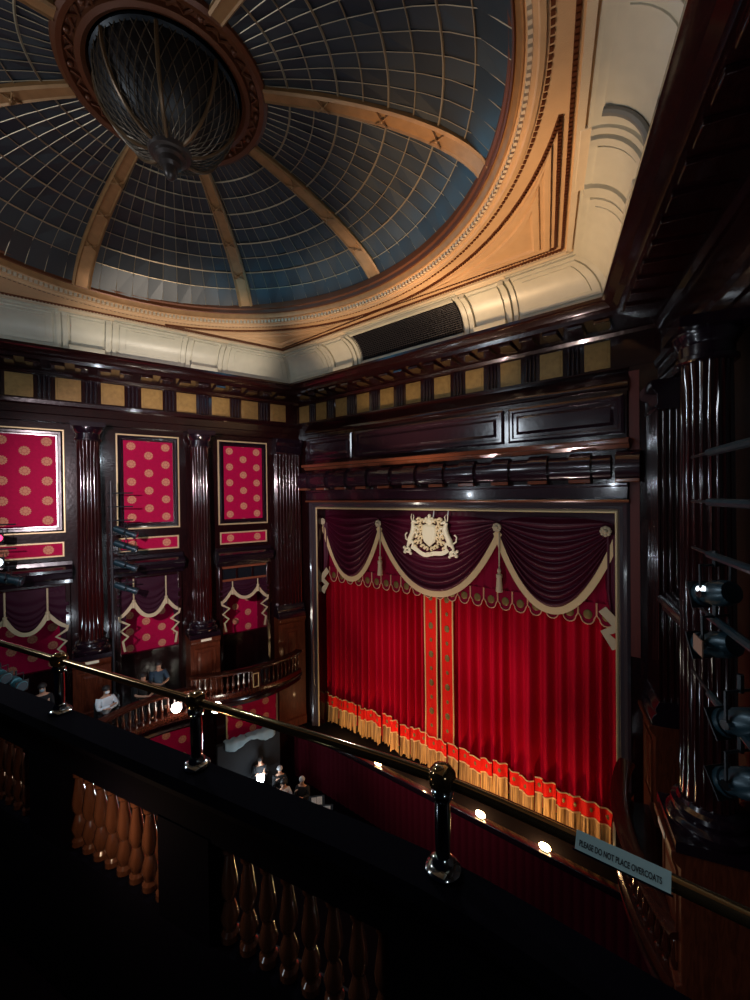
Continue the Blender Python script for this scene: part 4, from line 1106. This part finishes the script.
    if mask:
        mk=MB(); mk.sphere(T(Vector((0,hd1[1]+.050,1.232))),.062,12,(.95,.95,.75)); mk.build('face_mask',mask,t)
    else:
        mk=MB(); mk.tube([T(Vector((-.024,hd1[1]+.083,1.232))),T(Vector((0,hd1[1]+.090,1.230))),T(Vector((.024,hd1[1]+.083,1.232)))],.006,6); mk.build('mouth',mat('lips',(.35,.12,.10),.5) if 'lips' not in MATS else MATS['lips'],t)
    return t
def chair(floor,heading,label,group='dark chairs'):
    floor=Vector(floor); h=math.atan2(heading[0],heading[1])
    F=lambda a,n,z: floor+Vector((a*cos(h)+n*sin(h),-a*sin(h)+n*cos(h),z))
    t=thing('chair',label,'chair',floor,group)
    b=MB(); b.box(F,-.22,.22,-.16,.26,.37,.42); b.build('seat',BLKCL,t,bevel=.02)
    b=MB(); b.box(F,-.21,.21,-.25,-.20,.45,.90); b.build('backrest',BLKCL,t,bevel=.02)
    for a in (-.19,.19):
        for n in (-.20,.22):
            b=MB(); b.tube([F(a,n,0),F(a,n,.40 if n>0 else .5)],.014,6); b.build('leg',IRON,t)
NL=Vector((CA,-SA,0)); TLv=Vector((-SA,-CA,0))
b=MB(); b.box(FL,7.5,8.6,.05,2.0,.0,.395); struct(b.build('floor_riser',FLOORM))
circ=[((6.63,1.42,0),NL*.9-TLv*.35,'person in a pale long-sleeved top and mask seated behind the balustrade',WHITE,'fold',dict(mask=WHITE,bare=False),'chair of the person in the pale top'),
      ((5.22,.62,.12),NL,'person in a dark blue T-shirt leaning forward behind the balustrade',NAVY,'rail',dict(lean=.1),'chair of the person in dark blue'),
      ((5.72,1.0,.02),NL*.9-TLv*.2,'person in black with a bare forearm on the handrail, left of the blue-shirted one',BLKCL,'rail',dict(lean=.15),'chair of the person in black'),
      ((8.0,1.3,.40),NL,'shadowed person at the left holding a white paper below the brass rail',BLKCL,'lap',dict(mask=GREYCL),'chair of the shadowed person at the left')]
for (s,n,z),hd,lb,sh,po,kw,cl in circ:
    f=FL(s,n,z); person(f,hd,lb,sh,pose=po,**kw); chair(f,hd,'dark '+cl+', hidden behind the balustrade')
b=MB(); c=FL(7.93,1.74,1.27); b.loft([[c+Vector((dx*CA+.04*dy,-dx*SA-dy,.12*dx+hz)) for dx,dy in ((-.10,-.14),(.12,-.14),(.12,.14),(-.10,.14))] for hz in (0,.006)])
tag(b.build('programme_sheet',PAPER),'white folded paper held by the shadowed person under the brass rail','paper')
pit=[((.48,-2.42),(.9,-.6),'musician standing in the pit nearest the wall, in dark clothes',BLKCL,'stand',HAIR,0),
     ((.90,-1.92),(.9,-.5),'grey-haired musician in the pit in dark clothes beside the dazzling lamp',BLKCL,'play',mat('grey_hair',(.4,.4,.42),.6),0),
     ((1.55,-2.28),(.95,-.3),'musician in the pit in a white shirt',WHITE,'play',HAIR,0),
     ((1.95,-1.80),(.6,-.8),'musician in the pit raising an arm, nearest the stage curtain',BLKCL,'play',MATS['grey_hair'] if 'grey_hair' in MATS else HAIR,0)]
for (x,y),hd,lb,sh,po,hc,_ in pit:
    f=Vector((x,y,-4.2)); person(f,hd,lb,sh,pose=po,hairc=hc,bare=False)
    if po!='stand': chair(f,hd,'chair under the '+lb.split(',')[0],'pit chairs')
def stand(x,y,z,rz,label,l2):
    t=thing('music_stand',label,'music stand',(x,y,-4.2),'music stands')
    b=MB(); b.tube([(x,y,-4.15),(x,y,z-.05)],.014,6); 
    b.build('pole',IRON,t)
    b=MB()
    for k in range(3): b.tube([(x,y,-4.05),(x+.25*cos(k*2.1+rz),y+.25*sin(k*2.1+rz),-4.19)],.01,5)
    b.build('tripod',IRON,t)
    ex=Vector((cos(rz),sin(rz),0)); ey=Vector((-sin(rz)*.6,cos(rz)*.6,.8)); en=ex.cross(ey)
    F=lambda a,n,zz: Vector((x,y,z))+ex*a+ey*zz+en*n
    b=MB(); b.box(F,-.25,.25,-.012,0,-.15,.17); b.box(F,-.25,.25,0,.05,-.16,-.15); b.build('desk',IRON,t)
    b=MB(); b.box(F,-.16,-.005,.002,.006,-.147,.12); b.box(F,.005,.17,.002,.006,-.147,.13); 
    for k in range(7):
        for sx in (-.145,.02): b.box(F,sx,sx+.13,.0061,.0068,.09-k*.03,.093-k*.03,mi=1)
    tag(b.build('sheet_music',PAPER,mats=[PAPER,INK],smooth=0),l2,'sheet music','sheet music in the pit')
stand(3.03,-2.16,-2.98,.8,'dark music stand in the pit nearest the seated musicians','lit white sheet music on the stand nearest the musicians')
stand(3.50,-2.27,-2.98,.7,'dark music stand in the pit, the middle one of three','lit white sheet music on the middle stand in the pit')
stand(3.90,-2.52,-2.98,.9,'dark music stand in the pit furthest from the musicians','lit white sheet music on the stand furthest right in the pit')
# stalls box parapet with a grey cloth over it
b=MB(); b.box(FL,1.35,3.55,.72,.88,-4.2,-1.72); tag(b.build('box_parapet',BLKCL,bevel=.02),'dark low wall in front of the lower crimson panel, under a grey cloth','low wall')
P=[]
for j in range(15):
    v=j/14; row=[]
    for i in range(25):
        s=1.55+1.75*i/24
        if v<.35: n=.67; z=-1.95+.25*v/.35
        elif v<.6: n=.67+.26*(v-.35)/.25; z=-1.70+.02*sin(i*1.7)
        else: n=.93+.015*sin(i*1.3); z=-1.70-.34*(v-.6)/.4*(.7+.3*sin(i*.4))
        row.append(FL(s,n,z+.012*sin(i*2.1+j)))
    P.append(row)
b=MB(); b.grid(P); tag(b.build('draped_cloth',GREYCL,smooth=180,solid=.01),'grey-blue cloth draped over the low wall below the crimson panel','cloth')

# ------------------------------------------------------------------ lights
def alight(kind,loc,tgt,e,col,size=.3,angle=60,blend=.5,name='lamp'):
    l=bpy.data.lights.new(name,kind); l.energy=e; l.color=col
    o=bpy.data.objects.new(name,l); COL.objects.link(o); o.location=loc
    if tgt is not None: o.rotation_euler=(Vector(tgt)-Vector(loc)).to_track_quat('-Z','Y').to_euler()
    if kind=='SPOT': l.spot_size=math.radians(angle); l.spot_blend=blend; l.shadow_soft_size=size
    elif kind=='POINT': l.shadow_soft_size=size
    elif kind=='AREA': l.size=size
    return o
WARM=(1,.72,.45); COOL=(.80,.90,1.0); PINK=(1,.70,.75)
# curtain: front-of-house spots on the circle front, the footlights, and unseen pit spots added for the pelmet folds
alight('SPOT',(2.6,-12.2,7.2),(6.1,.6,-.5),3700,(1,.72,.70),.08,31,1.0)
alight('SPOT',(3.4,-4.6,-2.9),(4.0,.4,4.6),520,(1,.72,.66),.06,52,.8)
alight('SPOT',(7.6,-4.6,-2.9),(8.0,.4,4.6),560,(1,.74,.68),.06,52,.8)
alight('SPOT',(7.5,-13,7.4),(5.9,.1,5.4),2600,(1,.90,.76),.10,14,.9)
for k in range(5): alight('POINT',(5.86+(k-2)*1.735,-.42,-1.98),None,22,(1,.62,.30),.06)
# warm uplights on the ceiling by the stage
alight('SPOT',(5.5,-6.5,3.0),(9.2,-3.4,11.5),3900,(1,.64,.34),.3,40,.9)
alight('SPOT',(5.0,-8.0,3.0),(11.2,-6.0,11.4),900,(1,.64,.36),.2,24,.9)
alight('SPOT',(6,-5,3.0),(5.8,-1.2,10.9),2100,(1,.72,.46),.2,46,.6)
alight('SPOT',(6.0,-6,3.5),(.4,-4.8,10.8),2300,(1,.86,.70),.3,38,.6)
# pinkish light on the left wall
alight('SPOT',(9.5,-13.2,7.6),FL(4.4,0,6.2),4200,(1,.80,.86),.12,46,.7)
# unseen point and area lights added for glints on the polished wood
for p,e in (((12.0,-9.2,2.0),40),((8.5,-9.2,8.6),60),((3.0,-9.4,6.6),60),((6.5,-11.0,3.2),50),((9.8,-7.8,6.9),45),((9.0,-8.5,4.2),40)):
    alight('POINT',p,None,e,COOL,.07)
alight('AREA',(3.6,-13.4,10.2),(8,0,8.2),110,COOL,1.3)
# globe and pit lamp light, plus unseen fills added on the seated people
alight('POINT',FL(4.93,2.15,.75),None,14,(1,.9,.75),.08); alight('POINT',FL(7.6,2.8,2.5),None,16,COOL,.06); alight('POINT',FL(6.3,2.9,1.9),None,16,COOL,.08); alight('POINT',(1.0,-2.9,-2.7),None,14,(.8,.93,1),.1)
# unseen point lights added behind the parapet to brighten the balusters
alight('POINT',(10.66,-10.45,5.2),None,2.2,(1,.66,.42),.03)
alight('POINT',(11.2,-10.5,5.05),None,.2,COOL,.02)
# blue wash along the rim of the dome
alight('POINT',(12.9,-10.55,6.35),None,2.0,COOL,.03)  # unseen light added over the strip notice and rail
for k in range(15):
    a=math.radians(42+k*7); alight('POINT',(CX+4.66*cos(a),CY+4.40*sin(a),11.82),None,1.7,(.04,.48,.80),.25)
w=bpy.data.worlds.new('world'); SC.world=w; w.use_nodes=True
w.node_tree.nodes['Background'].inputs[0].default_value=(.10,.13,.35,1); w.node_tree.nodes['Background'].inputs[1].default_value=.006
SC.view_settings.view_transform='Standard'; SC.view_settings.look='None'; SC.view_settings.exposure=.12; SC.view_settings.gamma=1
SC.view_settings.use_curve_mapping=False
try:
    SC.cycles.use_denoising=True; SC.cycles.max_bounces=6; SC.cycles.sample_clamp_indirect=4
except Exception: pass
